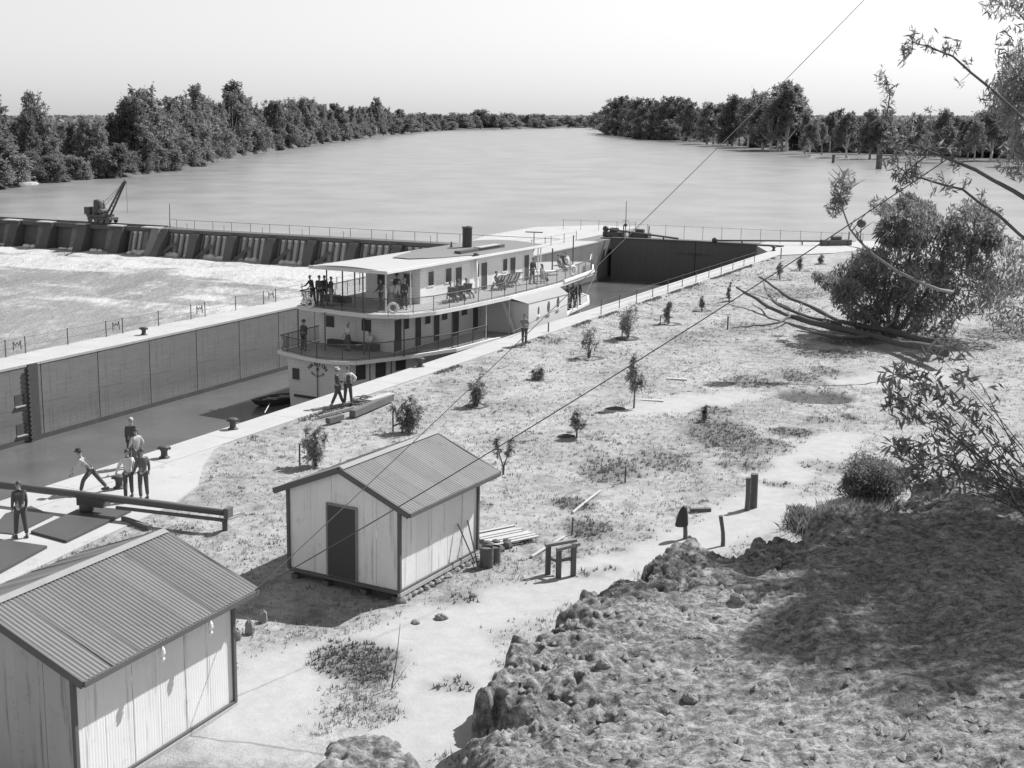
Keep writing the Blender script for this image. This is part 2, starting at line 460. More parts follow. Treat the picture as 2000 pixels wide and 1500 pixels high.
# soil and grass material: sand and weed cover come as attributes of the sheet
def ground_mat():
    m, nt, b = new_mat('dry lawn and sand')
    g = N(nt, 'ShaderNodeNewGeometry'); P_ = g.outputs['Position']
    sa = N(nt, 'ShaderNodeAttribute', attribute_name='sand').outputs['Fac']
    we = N(nt, 'ShaderNodeAttribute', attribute_name='weed_shade').outputs['Fac']
    n1 = noise(nt, P_, .22, 5); n2 = noise(nt, P_, 2.2, 5, .7); n3 = noise(nt, P_, 14, 4, .75); n4 = noise(nt, P_, .9, 5, .65)
    lawn = math_n(nt, 'ADD', ramp(nt, n2.outputs[0], .30, .72, .41, .27), math_n(nt, 'MULTIPLY_ADD', n3.outputs[0], .26, -.13))
    lawn = math_n(nt, 'ADD', lawn, ramp(nt, n1.outputs[0], .35, .65, .05, -.05))
    lawn = math_n(nt, 'MULTIPLY', lawn, ramp(nt, n4.outputs[0], .50, .70, 1, .66))
    n5 = noise(nt, P_, 5.5, 5, .75); lawn = math_n(nt, 'MULTIPLY', lawn, ramp(nt, n5.outputs[0], .50, .70, 1, .76))
    sand = math_n(nt, 'ADD', .385, math_n(nt, 'MULTIPLY_ADD', n2.outputs[0], .18, -.09))
    sand = math_n(nt, 'ADD', sand, math_n(nt, 'MULTIPLY_ADD', n3.outputs[0], .12, -.06))
    mx = N(nt, 'ShaderNodeMix', data_type='FLOAT'); nt.links.new(sa, mx.inputs[0]); nt.links.new(lawn, mx.inputs[2]); nt.links.new(sand, mx.inputs[3])
    weed_shade = math_n(nt, 'MULTIPLY_ADD', n3.outputs[0], .17, .03)
    mx2 = N(nt, 'ShaderNodeMix', data_type='FLOAT'); nt.links.new(math_n(nt, 'MULTIPLY', we, .85, clamp=True), mx2.inputs[0]); nt.links.new(mx.outputs[0], mx2.inputs[2]); nt.links.new(weed_shade, mx2.inputs[3])
    nt.links.new(mx2.outputs[0], b.inputs['Base Color']); b.inputs['Roughness'].default_value = .95; b.inputs['Specular IOR Level'].default_value = .05
    bp = N(nt, 'ShaderNodeBump'); bp.inputs['Distance'].default_value = .06; nt.links.new(math_n(nt, 'MULTIPLY_ADD', sa, -.6, .8), bp.inputs['Strength'])
    nt.links.new(math_n(nt, 'ADD', n3.outputs[0], math_n(nt, 'MULTIPLY', n2.outputs[0], .8)), bp.inputs['Height']); nt.links.new(bp.outputs[0], b.inputs['Normal'])
    return m
M_ground = ground_mat()
def rock_mat():
    m, nt, b = new_mat('weathered bank rock and soil')
    g = N(nt, 'ShaderNodeNewGeometry'); P_ = g.outputs['Position']
    n1 = noise(nt, P_, .5, 5); n2 = noise(nt, P_, 3.2, 6, .7); n3 = noise(nt, P_, 16, 5, .75)
    vo = N(nt, 'ShaderNodeTexVoronoi', feature='DISTANCE_TO_EDGE'); vo.inputs['Scale'].default_value = 9; nt.links.new(P_, vo.inputs['Vector'])
    n4 = noise(nt, P_, 4.5, 4, .7)
    v = math_n(nt, 'ADD', ramp(nt, n4.outputs[0], .38, .62, .36, .16), math_n(nt, 'MULTIPLY_ADD', n3.outputs[0], .36, -.18))
    v = math_n(nt, 'MULTIPLY', v, ramp(nt, n2.outputs[0], .35, .66, 1.15, .62))
    v = math_n(nt, 'MULTIPLY', v, ramp(nt, n1.outputs[0], .35, .7, 1.12, .78))
    v = math_n(nt, 'MAXIMUM', math_n(nt, 'MULTIPLY', v, ramp(nt, vo.outputs[0], 0, .08, .72, 1)), .04)
    nt.links.new(v, b.inputs['Base Color']); b.inputs['Roughness'].default_value = .95; b.inputs['Specular IOR Level'].default_value = .08
    bp = N(nt, 'ShaderNodeBump'); bp.inputs['Strength'].default_value = .9; bp.inputs['Distance'].default_value = .07
    nt.links.new(math_n(nt, 'ADD', n2.outputs[0], math_n(nt, 'MULTIPLY', n3.outputs[0], .6)), bp.inputs['Height']); nt.links.new(bp.outputs[0], b.inputs['Normal'])
    return m
M_rock = rock_mat()
M_farland = mat('far river land', .10, var=.4, scale=.05, fine=.6, coords='Object')

A_ = np.unique(np.concatenate([np.arange(-12, 18, 1.5), np.arange(18, 76, .30), np.arange(76, 150, .6), np.arange(150, 330, 4.)]))
B_ = np.unique(np.concatenate([np.arange(-32.85, 6, .30), np.arange(6, 40, 1.2), np.arange(40, 260, 6.)]))
ground = link('ground', grid_mesh('ground', A_, B_, ground_z, M_ground, attrs={'sand': lambda X, Y: masks(X, Y)[0], 'weed_shade': lambda X, Y: masks(X, Y)[1]}))
tag(ground, kind='structure')
bx = np.arange(-2, 21, .055); by = np.arange(16, 46, .055)
bank = link('rocky_bank', grid_mesh('rocky_bank', bx, by, lambda X, Y: np.maximum(bank_z(X, Y), -.6), M_rock, to=lambda a, b: (a, b)))
tag(bank, kind='structure')

# land beyond the river: it starts at the surveyed shoreline
WZ = -1.2
SHORE = [(-2500, 700), (-900, 440), (-300, 395), (0, 371), (60, 360), (150, 352), (240, 346), (350, 331), (470, 305), (560, 291), (660, 277), (760, 264), (820, 257.5), (860, 255), (1000, 252), (1120, 249.5), (1165, 249.5), (1182, 262), (1250, 270), (1330, 275), (1420, 281), (1500, 289), (1580, 296), (1700, 299), (1800, 302), (2000, 310), (2400, 330), (4500, 600)]
def shore_py(px): return float(np.interp(px, [s[0] for s in SHORE], [s[1] for s in SHORE]))
cols = np.unique(np.concatenate([np.linspace(-2500, 4500, 160), np.linspace(-200, 2000, 180), np.array([1165, 1168, 1172, 1176, 1182])]))
rows = [(-6, -2.2), (0, WZ+.02), (4, -.5), (14, .2), (50, .5), (160, .6), (600, .6), (2500, .6), (9000, .6)]
vv = []
for cpx in cols:
    p = at(cpx, shore_py(cpx) + random.uniform(-.5, .5), WZ); d = Vector((p.x, p.y, 0)); r = d.length; d.normalize()
    for off, z in rows: vv.append((d.x*(r+off), d.y*(r+off), z))
nr = len(rows); q = np.array([(i*nr+j, (i+1)*nr+j, (i+1)*nr+j+1, i*nr+j+1) for i in range(len(cols)-1) for j in range(nr-1)])
far_land = link('far_river_bank', np_mesh('far_river_bank', np.array(vv), q, M_farland, True)); tag(far_land, kind='structure')
mb = MB(); mb.lathe([(.01, -9), (9500, -9.01)], 48); bed = mb.build('river_bed', M_farland); tag(bed, kind='structure')
for nm, (x0, y0, x1, y1) in {'mud_bank': (160, 338, 242, 344), 'mud_spit': (28, 356, 62, 361)}.items():
    p, q_ = at(x0, y0+3, WZ), at(x1, y1, WZ); mbk = MB(); n = 14; ring = []; top = []
    c = (p+q_)/2; ax = (q_-p)/2; sd = Vector((-ax.y, ax.x, 0)).normalized()*3.0
    for i in range(n):
        t = 2*math.pi*i/n; k = random.uniform(.8, 1.1)
        ring.append(c+ax*math.cos(t)*k*1.15+sd*math.sin(t)*k*1.4+Vector((0, 0, -.4))); top.append(c+ax*math.cos(t)*k+sd*math.sin(t)*k+Vector((0, 0, .45)))
    mbk.loft([ring, top]); o = mbk.build(nm, M_conc if False else M_plank); tag(o, kind='structure')

# ------------------------------------------------------------------ water
def water_mat(name, base, rough, scale, strength, foam=0.0, stretch=(1, 1, 1), dist=.12):
    m, nt, b = new_mat(name)
    g = N(nt, 'ShaderNodeNewGeometry'); mp = N(nt, 'ShaderNodeMapping'); mp.inputs['Rotation'].default_value = (0, 0, R(-60)); mp.inputs['Scale'].default_value = stretch
    nt.links.new(g.outputs['Position'], mp.inputs[0]); P_ = mp.outputs[0]
    n1 = noise(nt, P_, scale, 4, .6); n2 = noise(nt, P_, scale*4.3, 3, .6); n0 = noise(nt, P_, scale*.13, 3)
    v = math_n(nt, 'MULTIPLY', base, ramp(nt, n0.outputs[0], .3, .7, .85, 1.15))
    rg = rough
    if foam:
        f1 = noise(nt, P_, .16, 6, .62); f2 = noise(nt, P_, .9, 6, .72); f3 = noise(nt, P_, 5.0, 3, .7)
        s = math_n(nt, 'ADD', math_n(nt, 'MULTIPLY', f1.outputs[0], .9), math_n(nt, 'MULTIPLY', f2.outputs[0], .75))
        s = math_n(nt, 'ADD', s, math_n(nt, 'MULTIPLY', f3.outputs[0], .25))
        fo = N(nt, 'ShaderNodeAttribute', attribute_name='foam').outputs['Fac']
        s = math_n(nt, 'ADD', s, math_n(nt, 'MULTIPLY', fo, .55))
        k = ramp(nt, s, .88, 1.34, 0, 1)
        mx = N(nt, 'ShaderNodeMix', data_type='FLOAT'); nt.links.new(k, mx.inputs[0]); nt.links.new(v, mx.inputs[2]); mx.inputs[3].default_value = .45
        v = mx.outputs[0]
        mr = N(nt, 'ShaderNodeMix', data_type='FLOAT'); nt.links.new(k, mr.inputs[0]); mr.inputs[2].default_value = rough; mr.inputs[3].default_value = .9
        nt.links.new(mr.outputs[0], b.inputs['Roughness'])
    else: b.inputs['Roughness'].default_value = rg
    nt.links.new(v, b.inputs['Base Color'])
    b.inputs['Specular IOR Level'].default_value = .5; b.inputs['IOR'].default_value = 1.33
    bp = N(nt, 'ShaderNodeBump'); bp.inputs['Strength'].default_value = strength; bp.inputs['Distance'].default_value = dist
    nt.links.new(math_n(nt, 'ADD', n1.outputs[0], math_n(nt, 'MULTIPLY', n2.outputs[0], .45)), bp.inputs['Height']); nt.links.new(bp.outputs[0], b.inputs['Normal'])
    return m
M_river = water_mat('river water', .23, .28, .55, .45, dist=.12)
M_lockw = water_mat('lock chamber water', .11, .16, 1.6, .35, dist=.05)
M_tail = water_mat('broken tail water', .22, .25, .9, .8, foam=1, stretch=(1.35, .55, 1), dist=.3)
mb = MB(); mb.add([W(129.6, -1800, WZ), W(129.6, -54.001, WZ), W(3500, -54.001, WZ), W(3500, -3600, WZ)], [(0, 1, 2, 3)])
mb.add([W(134.7, -54, WZ), W(134.7, 900, WZ), W(3500, 2600, WZ), W(3500, -54, WZ)], [(0, 1, 2, 3)])
tag(mb.build('river_water', M_river), kind='structure')
mb = MB(); mb.add([W(-30, -52.8, -4.25), W(-30, -34.1, -4.25), W(134.5, -34.1, -4.25), W(134.5, -52.8, -4.25)], [(0, 1, 2, 3)])
tag(mb.build('lock_water', M_lockw), kind='structure')
ta = np.unique(np.concatenate([np.arange(-60, 40, 5.), np.arange(40, 130.2, .9)])); tb = np.unique(np.concatenate([np.arange(-420, -160, 8.), np.arange(-160, -54.5, 1.0)]))
def tail_z(X, Y): return -4.25 + (fbm(X*.35, Y*.35, 4, 61)-.47)*.5*sstep(70, 128, X*U2[0]+Y*U2[1])
def tail_foam(X, Y):
    a = X*U2[0]+Y*U2[1]; b = X*V2[0]+Y*V2[1]
    st = sstep(.50, .62, fbm(b*.05+7, a*.16, 4, 71))
    return np.clip(sstep(117, 128, a)*.75 + .55*st*sstep(60, 100, a) - .25*(1-sstep(55, 90, a)), -.4, 1.2)
tail = link('tail_water', grid_mesh('tail_water', ta, tb, tail_z, M_tail, attrs={'foam': tail_foam})); tag(tail, kind='structure')

# ------------------------------------------------------------------ lock walls, in the lock frame
def LP(a, b): return (a, -b)                       # local coordinates under a root at the origin turned by LOCK_ROT
def lock_root(name, label, cat, group=None): return thing(name, label, cat, (0, 0, 0), LOCK_ROT, group)
PAN = 4.4
far_wall = lock_root('lock_wall', 'long grey far side wall of the lock chamber with pale coping and dark ladder slot', 'lock wall')
core = MB().box(12, 140, 53.02, 55.25, -6.5, -.131); tb_ = MB().box(14, 134.1, 52.585, 52.61, -4.6, -3.98)
tb_.build('tide_band', mat('wet dark tide mark', .085, rough=.4, spec=.4, var=.5, scale=.8, fine=6), far_wall); core.build('wall_core', M_wall, far_wall)
k = 0
a0 = 55.63 - PAN*9
panel_me = MB().box(.03, PAN-.03, 52.60, 53.0, -6.4, -.131).mesh('wall_panel', M_wall)
cop_me = MB().box(.012, PAN-.012, 52.575, 55.35, -.13, 0).mesh('coping_slab', M_conc)
for k in range(26):
    x0 = a0 + PAN*k
    if x0 < 14 or x0 > 134: continue
    if not (50 < x0 + .1 < 50.6 and False):
        o = link('wall_panel', panel_me, far_wall, (x0, 0, 0))
    link('coping_slab', cop_me, far_wall, (x0, 0, 0))
lad = MB(); lad.box(50.25, 50.92, 52.50, 52.58, -5.5, -.02); lad.build('ladder_slot', M_black, far_wall)
lad = MB()
for i in range(17): lad.box(50.10, 50.30, 52.42, 52.5, -4.3+i*.25, -4.22+i*.25+.05)
lad.build('ladder_rungs', M_black, far_wall)
for z in (-1.85, -3.45):
    MB().box(49.25, 49.95, 52.58, 52.64, z-.28, z+.32).build('drain_opening', M_black, far_wall)
    MB().box(49.22, 49.98, 52.50, 52.64, z-.36, z-.29).build('drain_sill', M_conc, far_wall)
near_wall = lock_root('lock_wall', 'near side wall of the lock with pale coping strip beside the grass', 'lock wall')
MB().box(8, 140, 32.9, 34.28, -6.5, -.36).build('wall_core', M_wall, near_wall)
cop_me2 = MB().box(.012, PAN-.012, 32.72, 34.36, -.355, 0).mesh('coping_slab', M_conc)
for k in range(26):
    x0 = a0 + PAN*k
    if 14 <= x0 <= 134: link('coping_slab', cop_me2, near_wall, (x0, 0, 0))
ap = [LP(14, -27.6), LP(14, -32.70), LP(41.5, -32.70), LP(40.6, -32.45), LP(38.5, -31.3), LP(36.2, -29.7), LP(33.8, -28.9), LP(30.5, -28.6), LP(26, -28.1)]
MB().prism(ap, -.4, -.004).build('apron', M_conc, near_wall)
# lock head floors either side of the upstream gate
hd = lock_root('lock_head_floor', 'white concrete floor at the head of the lock beside the upstream gate', 'platform')
MB().prism([LP(126, -33.0), LP(134.8, -37.2), LP(141, -37.4), LP(143.5, -33), LP(145.5, -27.5), LP(139, -25.5), LP(131, -28.6)], -1.8, .004).build('floor_slab', M_conc, hd)
hd2 = lock_root('lock_island_floor', 'white concrete platform between the lock and the weir end', 'platform')
MB().prism([LP(116, -55.3), LP(119, -63), LP(131, -66), LP(144, -66), (150, 60.5), LP(150, -55.3)], -6, .003).build('floor_slab', M_conc, hd2)

# upstream gate
gate = lock_root('lock_gate', 'tall dark closed gate across the upstream end of the lock chamber', 'lock gate')
for s, (b0, b1) in enumerate(((-52.55, -43.55), (-43.5, -34.36))):
    lf = MB()
    x = (134.2, 134.9) if s == 0 else (134.9, 134.2)
    n = 14
    lp = []
    for i in range(n):
        t0, t1 = i/n, (i+1)/n-.0012
        bb0, bb1 = b0+(b1-b0)*t0, b0+(b1-b0)*t1; xx0, xx1 = x[0]+(x[1]-x[0])*t0, x[0]+(x[1]-x[0])*t1
        dz = 0
        lf.add([(xx0+dz, -bb0, -6), (xx1+dz, -bb1, -6), (xx1+dz, -bb1, .02), (xx0+dz, -bb0, .02), (xx0+.4, -bb0, -6), (xx1+.4, -bb1, -6), (xx1+.4, -bb1, .02), (xx0+.4, -bb0, .02)],
               [(0, 1, 2, 3), (7, 6, 5, 4), (3, 2, 6, 7), (0, 3, 7, 4), (1, 5, 6, 2)])
    lf.build('gate_leaf', M_gate, gate)
    t = MB(); t.beam((x[0]+.2, -b0, .09), (x[1]+.2, -b1, .09), .55, .12); t.build('gate_top_rail', M_dark, gate)
# ------------------------------------------------------------------ weir
weir = lock_root('weir', 'long dark weir with piers and water spilling through its bays across the river', 'weir')
WA, WT = 129.3, -.95
def wbox(b0, b1, a_top0, a_bot0, z0, z1, thick):
    """block whose downstream face slopes from a_top0 (top) to a_bot0 (bottom)"""
    m = MB()
    m.add([(a_bot0, -b0, z0), (a_bot0, -b1, z0), (a_top0, -b1, z1), (a_top0, -b0, z1), (a_top0+thick, -b0, z0), (a_top0+thick, -b1, z0), (a_top0+thick, -b1, z1), (a_top0+thick, -b0, z1)],
          [(0, 1, 2, 3), (7, 6, 5, 4), (3, 2, 6, 7), (0, 3, 7, 4), (1, 5, 6, 2)])
    return m
MB().box(WA-.35, WA+1.6, 57, 110.5, WT-.42, WT-.02).build('walkway', M_dark, weir)
BAY = 5.75
piers = [-58.0-BAY*i for i in range(10)]
M_fall = mat('falling sheet of water', .50, rough=.3, spec=.4, var=.7, scale=1.6, fine=6, stretch=(1, 2.5, .12))
M_foam = mat('white foam', .62, rough=.95, var=.1, scale=2)
pier_me = wbox(0, -1.15, -.9, -2.6, -5, WT-.43, 3.2).mesh('pier', M_dark)
fall_me = wbox(0, -.62, .20, -.75, -4.6, WT-.58, .1).mesh('water_sheet', M_fall)
post_me = wbox(0, -.24, -.05, -1.1, -4.7, WT-.43, .5).mesh('trestle_post', mat('grey trestle steel', .17, rough=.6, var=.3, scale=2))
lip_me = MB().box(.02, .42, 0.04, .58, WT-.82, WT-.56).mesh('water_lip', M_foam)
strut_me = MB().beam((-1.0, 0, -2.6), (-2.0, 1.9, -4.4), .3, .4).mesh('pier_strut', M_dark)
for i, pb_ in enumerate(piers):
    link('pier', pier_me, weir, (WA, -pb_, 0))
    link('pier_strut', strut_me, weir, (WA+.2, -pb_-1.9, 0))
    for j in range(5):
        bb = pb_ - 1.22 - j*.905
        link('water_sheet', fall_me, weir, (WA, -bb, 0)); link('water_lip', lip_me, weir, (WA, -bb, 0))
        link('trestle_post', post_me, weir, (WA, -(bb-.62), 0))
    fm = MB()
    for j in range(6):
        c = pb_ - 1.4 - random.uniform(0, 4.3)
        fm.ball((WA-.9+random.uniform(-.2, .2), -c, -4.15), (random.uniform(.3, .5), random.uniform(.4, 1.0), random.uniform(.3, .5)), 8, 5)
    tag(fm.build('foam', M_foam, weir, True), kind='stuff')
MB().box(WA+.9, WA+1.4, 57, 110.5, -6, WT-.45).build('weir_backing', M_gate, weir)
rp = MB(); rr = MB()
for i in range(19):
    bb = 57.5+i*2.87
    rp.tube([(WA+1.3, bb, WT), (WA+1.3, bb, WT+1.0)], .035, 5)
    if i % 2: rp.tube([(WA-.2, bb, WT), (WA-.2, bb, WT+.8)], .03, 5)
rr.tube([(WA+1.3, 57, WT+1.0), (WA+1.3, 110, WT+1.0)], .025, 5)
rp.build('rail_posts', M_dark, weir); rr.build('handrail', M_dark, weir)
# the navigable pass: buttresses with sloping panels between
for i in range(9):
    b1 = -110.2 - i*6.1
    if i == 0:
        wbox(b1, b1-1.3, WA-.7, WA-2.9, -5, WT, 3).build('buttress', M_weirl, weir)
        wbox(b1+1.1, b1+.02, WA-.5, WA-3.6, -5, WT-.05, 3).build('end_buttress', M_dark, weir)
    else:
        wbox(b1, b1-1.5, WA-.6, WA-2.4, -5, WT-.10, 3).build('buttress', M_weirc, weir)
    wbox(b1-1.32, b1-3.2, WA+.15, WA-1.1, -5, WT-.15, 1.5).build('pass_panel', M_wall, weir)
    wbox(b1-3.22, b1-6.08, WA+.6, WA-.2, -5, WT-.2, 1.5).build('pass_panel', M_dark, weir)  # deep recess, coloured dark for the shade inside it
    MB().box(WA-.9, WA+.6, -b1+.1, -b1+random.uniform(1.6, 3.0), WT-.02, WT+.13).build('pass_ledge', M_conc, weir)
    fm = MB()
    for j in range(5): fm.ball((WA-1.7, -(b1-random.uniform(1.4, 4.5)), -4.1), (.3, random.uniform(.2, .5), random.uniform(.12, .3)), 8, 5)
    tag(fm.build('foam', M_foam, weir, True), kind='stuff')
MB().box(WA-.2, WA+2.6, 110.55, 166, WT-.5, WT+.02).build('crane_deck', M_weirc, weir)
for x in (WA+.3, WA+1.75): MB().box(x, x+.1, 111, 166, WT+.03, WT+.16).build('crane_rail', M_dark, weir)
MB().box(WA-.75, WA+.85, 57, 166, -7, -5.0).build('weir_sill', M_weirc, weir)
# ------------------------------------------------------------------ iron sheds
def shed(label, loc, az, L, WD, z0, ze, zr, ovs, ovn, ovf, amp, pitch, wall_m, side_m, door=None, posts=True):
    t = thing('iron_shed', label, 'shed', loc, R(90-az))
    half = WD/2+ovs; slope = (zr-ze)/half
    def zroof(y): return zr - slope*abs(y-WD/2)
    # roof sheets, one object each
    x0, x1 = -ovn, L+ovf
    n = max(1, round((x1-x0)/.76)); w = (x1-x0)/n; waves = max(4, round(w/pitch)); K = waves*5
    for side in (1, -1):
        for i in range(n):
            m = MB(); vs = []
            yr, ye = WD/2, (WD/2-half if side == 1 else WD/2+half)
            lift = .002*(i % 2); ext = random.uniform(0, .035); tilt = random.uniform(-.006, .006)
            for k in range(K+1):
                x = x0+i*w + (w+.02)*k/K; dz = amp*math.cos(2*math.pi*waves*(x-x0-i*w)/w)+lift
                for f in (0, .5, 1):
                    sag = -.012*math.sin(math.pi*f)
                    fe = f*(1+ext/half); vs.append((x, yr+(ye-yr)*fe, zr+(ze-zr)*fe+dz+sag+.03+tilt*f*(k/K-.5)*4))
            fs = [(k*3+j, k*3+j+1, k*3+j+4, k*3+j+3) for k in range(K) for j in (0, 1)]
            m.add(vs, fs); m.build('roof_sheet', M_galv, t, True)
    rc = MB()
    for s in (1, -1): rc.add([(x0, WD/2, zr+.075), (x1, WD/2, zr+.075), (x1, WD/2-s*.15, zr+.07-.15*slope), (x0, WD/2-s*.15, zr+.07-.15*slope)], [(0, 1, 2, 3)])
    rc.build('ridge_cap', mat('pale ridge iron', .27, rough=.6, var=.15, stain=.2), t)
    # barge boards and gutters
    for xx in (x0-.02, x1+.02):
        for s in (1, -1):
            ye = WD/2-s*half
            MB().beam((xx, WD/2, zr-.04), (xx, ye, ze-.04), .045, .17).build('barge_board', M_trim, t)
    for s in (1, -1):
        MB().box(x0, x1, WD/2-s*half-.05, WD/2-s*half+.05, ze-.09, ze+.02).build('gutter', M_trim, t)
    # wall sheets
    def wall(p0, d, length, top, m_, thick=.0, amp_=.007):
        nn = max(1, round(length/.78)); ww = length/nn
        for i in range(nn):
            vs = []; Kw = 26
            nx, ny = -d[1], d[0]
            for k in range(Kw+1):
                u = i*ww+(ww-.004)*k/Kw; off = amp_*math.cos(2*math.pi*10*k/Kw)+.004*(i % 2)
                px_, py_ = p0[0]+d[0]*u+nx*off, p0[1]+d[1]*u+ny*off
                vs += [(px_, py_, z0+.0), (px_, py_, top(py_))]
            MB().add(vs, [(2*k, 2*k+2, 2*k+3, 2*k+1) for k in range(Kw)]).build('wall_sheet', m_, t, True)
    wall((0, 0), (0, 1), WD, lambda y: zroof(y)-.02, wall_m)
    wall((L, 0), (0, 1), WD, lambda y: zroof(y)-.02, wall_m)
    wall((0, 0), (1, 0), L, lambda y: zroof(0)-.02, side_m)
    wall((0, WD), (1, 0), L, lambda y: zroof(0)-.02, wall_m)
    for px_, py_ in ((-.02, -.02), (-.02, WD+.02), (L+.02, -.02), (L+.02, WD+.02)):
        MB().cbox((px_, py_, (z0+zroof(0))/2-.03), (.09, .09, zroof(0)-z0-.06)).build('corner_post', M_trim, t)
    for y_ in (-.03, WD+.03):
        MB().box(-.06, L+.06, y_-.05, y_+.05, z0-.15, z0-.045).build('base_bearer', M_plank, t); MB().box(-.06, L+.06, y_-.03, y_+.03, z0-.04, z0+.02).build('base_gap_shade', M_trim, t)  # thin dark strip drawn for the shaded gap above the bearer
    MB().box(-.07, -.02, 0, WD, z0-.10, z0-.004).build('base_bearer', M_trim, t)
    if door:
        y0, y1, zt = door
        d = MB().box(-.055, -.028, y0, y1, z0+.03, zt).build('door', mat('dark doorway shade', .075, rough=.8, var=.15, scale=2, stretch=(1, 6, 1)), t)  # dark slab stands for the shade inside the open doorway
        f = MB().box(-.06, -.012, y0-.06, y0-.004, z0+.0, zt+.06).box(-.06, -.012, y1+.004, y1+.06, z0, zt+.06).box(-.06, -.012, y0, y1, zt+.004, zt+.06); f.build('door_frame', M_timber, t)
    return t, zroof
shedA, zrA = shed('small white iron shed on stumps with a dark doorway in its gable', (-.28, 34.62, 0), 32.5, 4.25, 3.75, .33, 2.62, 3.56, .42, .16, .62, .016, .127, M_galvw, M_galvw, (1.42, 2.36, 2.42))
shedA.location.z = -.05
shedB, zrB = shed('iron shed with ribbed roof and no door showing, nearest the bottom left', (-6.42, 23.72, 0), 28.8, 5.05, 4.5, .05, 2.60, 3.58, .38, .12, .50, .023, .11, M_galvw_shade, M_galvw)
rsh = random.Random(5)
for i in range(15):                                       # rubble footing under the white shed
    x = .1+i*.29; y = rsh.uniform(-.12, .05) if i < 15 else 0
    m = MB(); r = rsh.uniform(.11, .19)
    m.ball((x, y, .05), (r*1.2, r, rsh.uniform(.10, .17)), 7, 5); m.v = [(a*1+rsh.uniform(-.02, .02), b*1+rsh.uniform(-.02, .02), c*rsh.uniform(.85, 1.1)) for a, b, c in m.v]; m.build('footing_stone', M_stone, shedA)
for yy in (.15, 1.2, 2.5, 3.6): MB().cbox((.08, yy, .06), (.2, .2, .16)).build('stump', M_post, shedA)
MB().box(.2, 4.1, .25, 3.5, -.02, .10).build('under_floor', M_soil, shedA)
def along(sh, x, y, z):
    a = sh.rotation_euler.z; return Vector((sh.location.x+x*math.cos(a)-y*math.sin(a), sh.location.y+x*math.sin(a)+y*math.cos(a), sh.location.z+z))
for x in (2.15, 3.75):
    m = MB(); m.lathe([(.015, .02), (.02, 0), (.05, -.05), (.06, -.14), (.03, -.22), (.05, -.26), (.02, -.33)], 8, (x, -.42, 2.5)); m.build('insulator', M_white, shedB)

# ------------------------------------------------------------------ things round the sheds
def tool(label, foot, top, kind):
    t = thing('shovel' if kind == 's' else 'iron_bar', label, 'shovel' if kind == 's' else 'bar', foot)
    d = top-foot
    MB().tube([(0, 0, .22) if kind == 's' else (0, 0, 0), d], .022, 6).build('handle', M_twig, t)
    if kind == 's':
        n = d.normalized(); s = n.cross(Vector((0, 0, 1))).normalized()
        m = MB(); m.loft([[s*.02+n*.0, -s*.02, -s*.02+Vector((.02, 0, 0)), s*.02+Vector((.02, 0, 0))], [s*.12+n*.12, -s*.12+n*.12, -s*.12+n*.12+Vector((.03, .01, 0)), s*.12+n*.12+Vector((.03, .01, 0))], [s*.11+n*.32, -s*.11+n*.32, -s*.11+n*.32+Vector((.03, .01, 0)), s*.11+n*.32+Vector((.03, .01, 0))]]); m.build('blade', M_dark, t)
    return t
tool('shovel leaning on the lit side wall of the white shed, left of the iron bar', along(shedA, 3.35, -.45, .05), along(shedA, 3.05, -.05, 1.45), 's')
tool('iron bar leaning on the lit side wall of the white shed beside the shovel', along(shedA, 3.62, -.42, .05), along(shedA, 3.62, -.05, 1.40), 'b')
def drum(label, p, r, h, tilt=0):
    t = thing('drum', label, 'drum', p); t.rotation_euler = (tilt, 0, R(20))
    MB().lathe([(r*.98, 0), (r, .02), (r, h*.33), (r*1.03, h*.35), (r, h*.37), (r, h*.66), (r*1.03, h*.68), (r, h*.7), (r, h-.02), (r*1.03, h), (r*.93, h), (r*.93, h-.05)], 18).build('drum_body', M_dark, t)
    MB().lathe([(r*.92, h-.06), (r*.5, h-.055)], 18).build('drum_lid', M_black, t)
p = along(shedA, 3.78, -.62, 0); drum('dark iron drum at the far corner of the white shed, under the tools', Vector((p.x, p.y, -.03)), .20, .62)
p = along(shedA, 4.32, -.58, 0); drum('shorter dark drum standing just right of the white shed corner', Vector((p.x, p.y, -.03)), .19, .48)
def rock(label, p, r, m_=None, seed=0, group=None):
    q = random.Random(seed); m = MB(); m.ball((0, 0, r[2]*.7), r, 9, 7)
    m.v = [(x*q.uniform(.85, 1.12), y*q.uniform(.85, 1.12), z*q.uniform(.9, 1.08)) for x, y, z in m.v]
    o = m.build('rock', m_ or M_stone, None, False, None, p, (0, 0, q.uniform(0, 6)))
    return tag(o, label, 'rock', group)
for i, (x, y, r, lb) in enumerate(((488, 1235, .16, 'upright pale stone between the two sheds, the middle of three'), (514, 1212, .15, 'pale stone nearest the shadow of the white shed, furthest of three by the path'), (464, 1248, .13, 'low stone beside the corner post of the near shed'))):
    rock(lb, on_ground(x, y, -.05), (r*.9, r*.8, r*1.6), M_stone, i+3)
for i, (x, y, r, lb) in enumerate(((862, 1205, .15, 'pale angular stone in front of the lit shed wall'), (812, 1212, .11, 'small stone below the front corner of the white shed'), (925, 1160, .10, 'small stone right of the rubble footing'))):
    rock(lb, on_ground(x, y, -.03), (r*1.3, r, r*.7), M_stone, i+13)
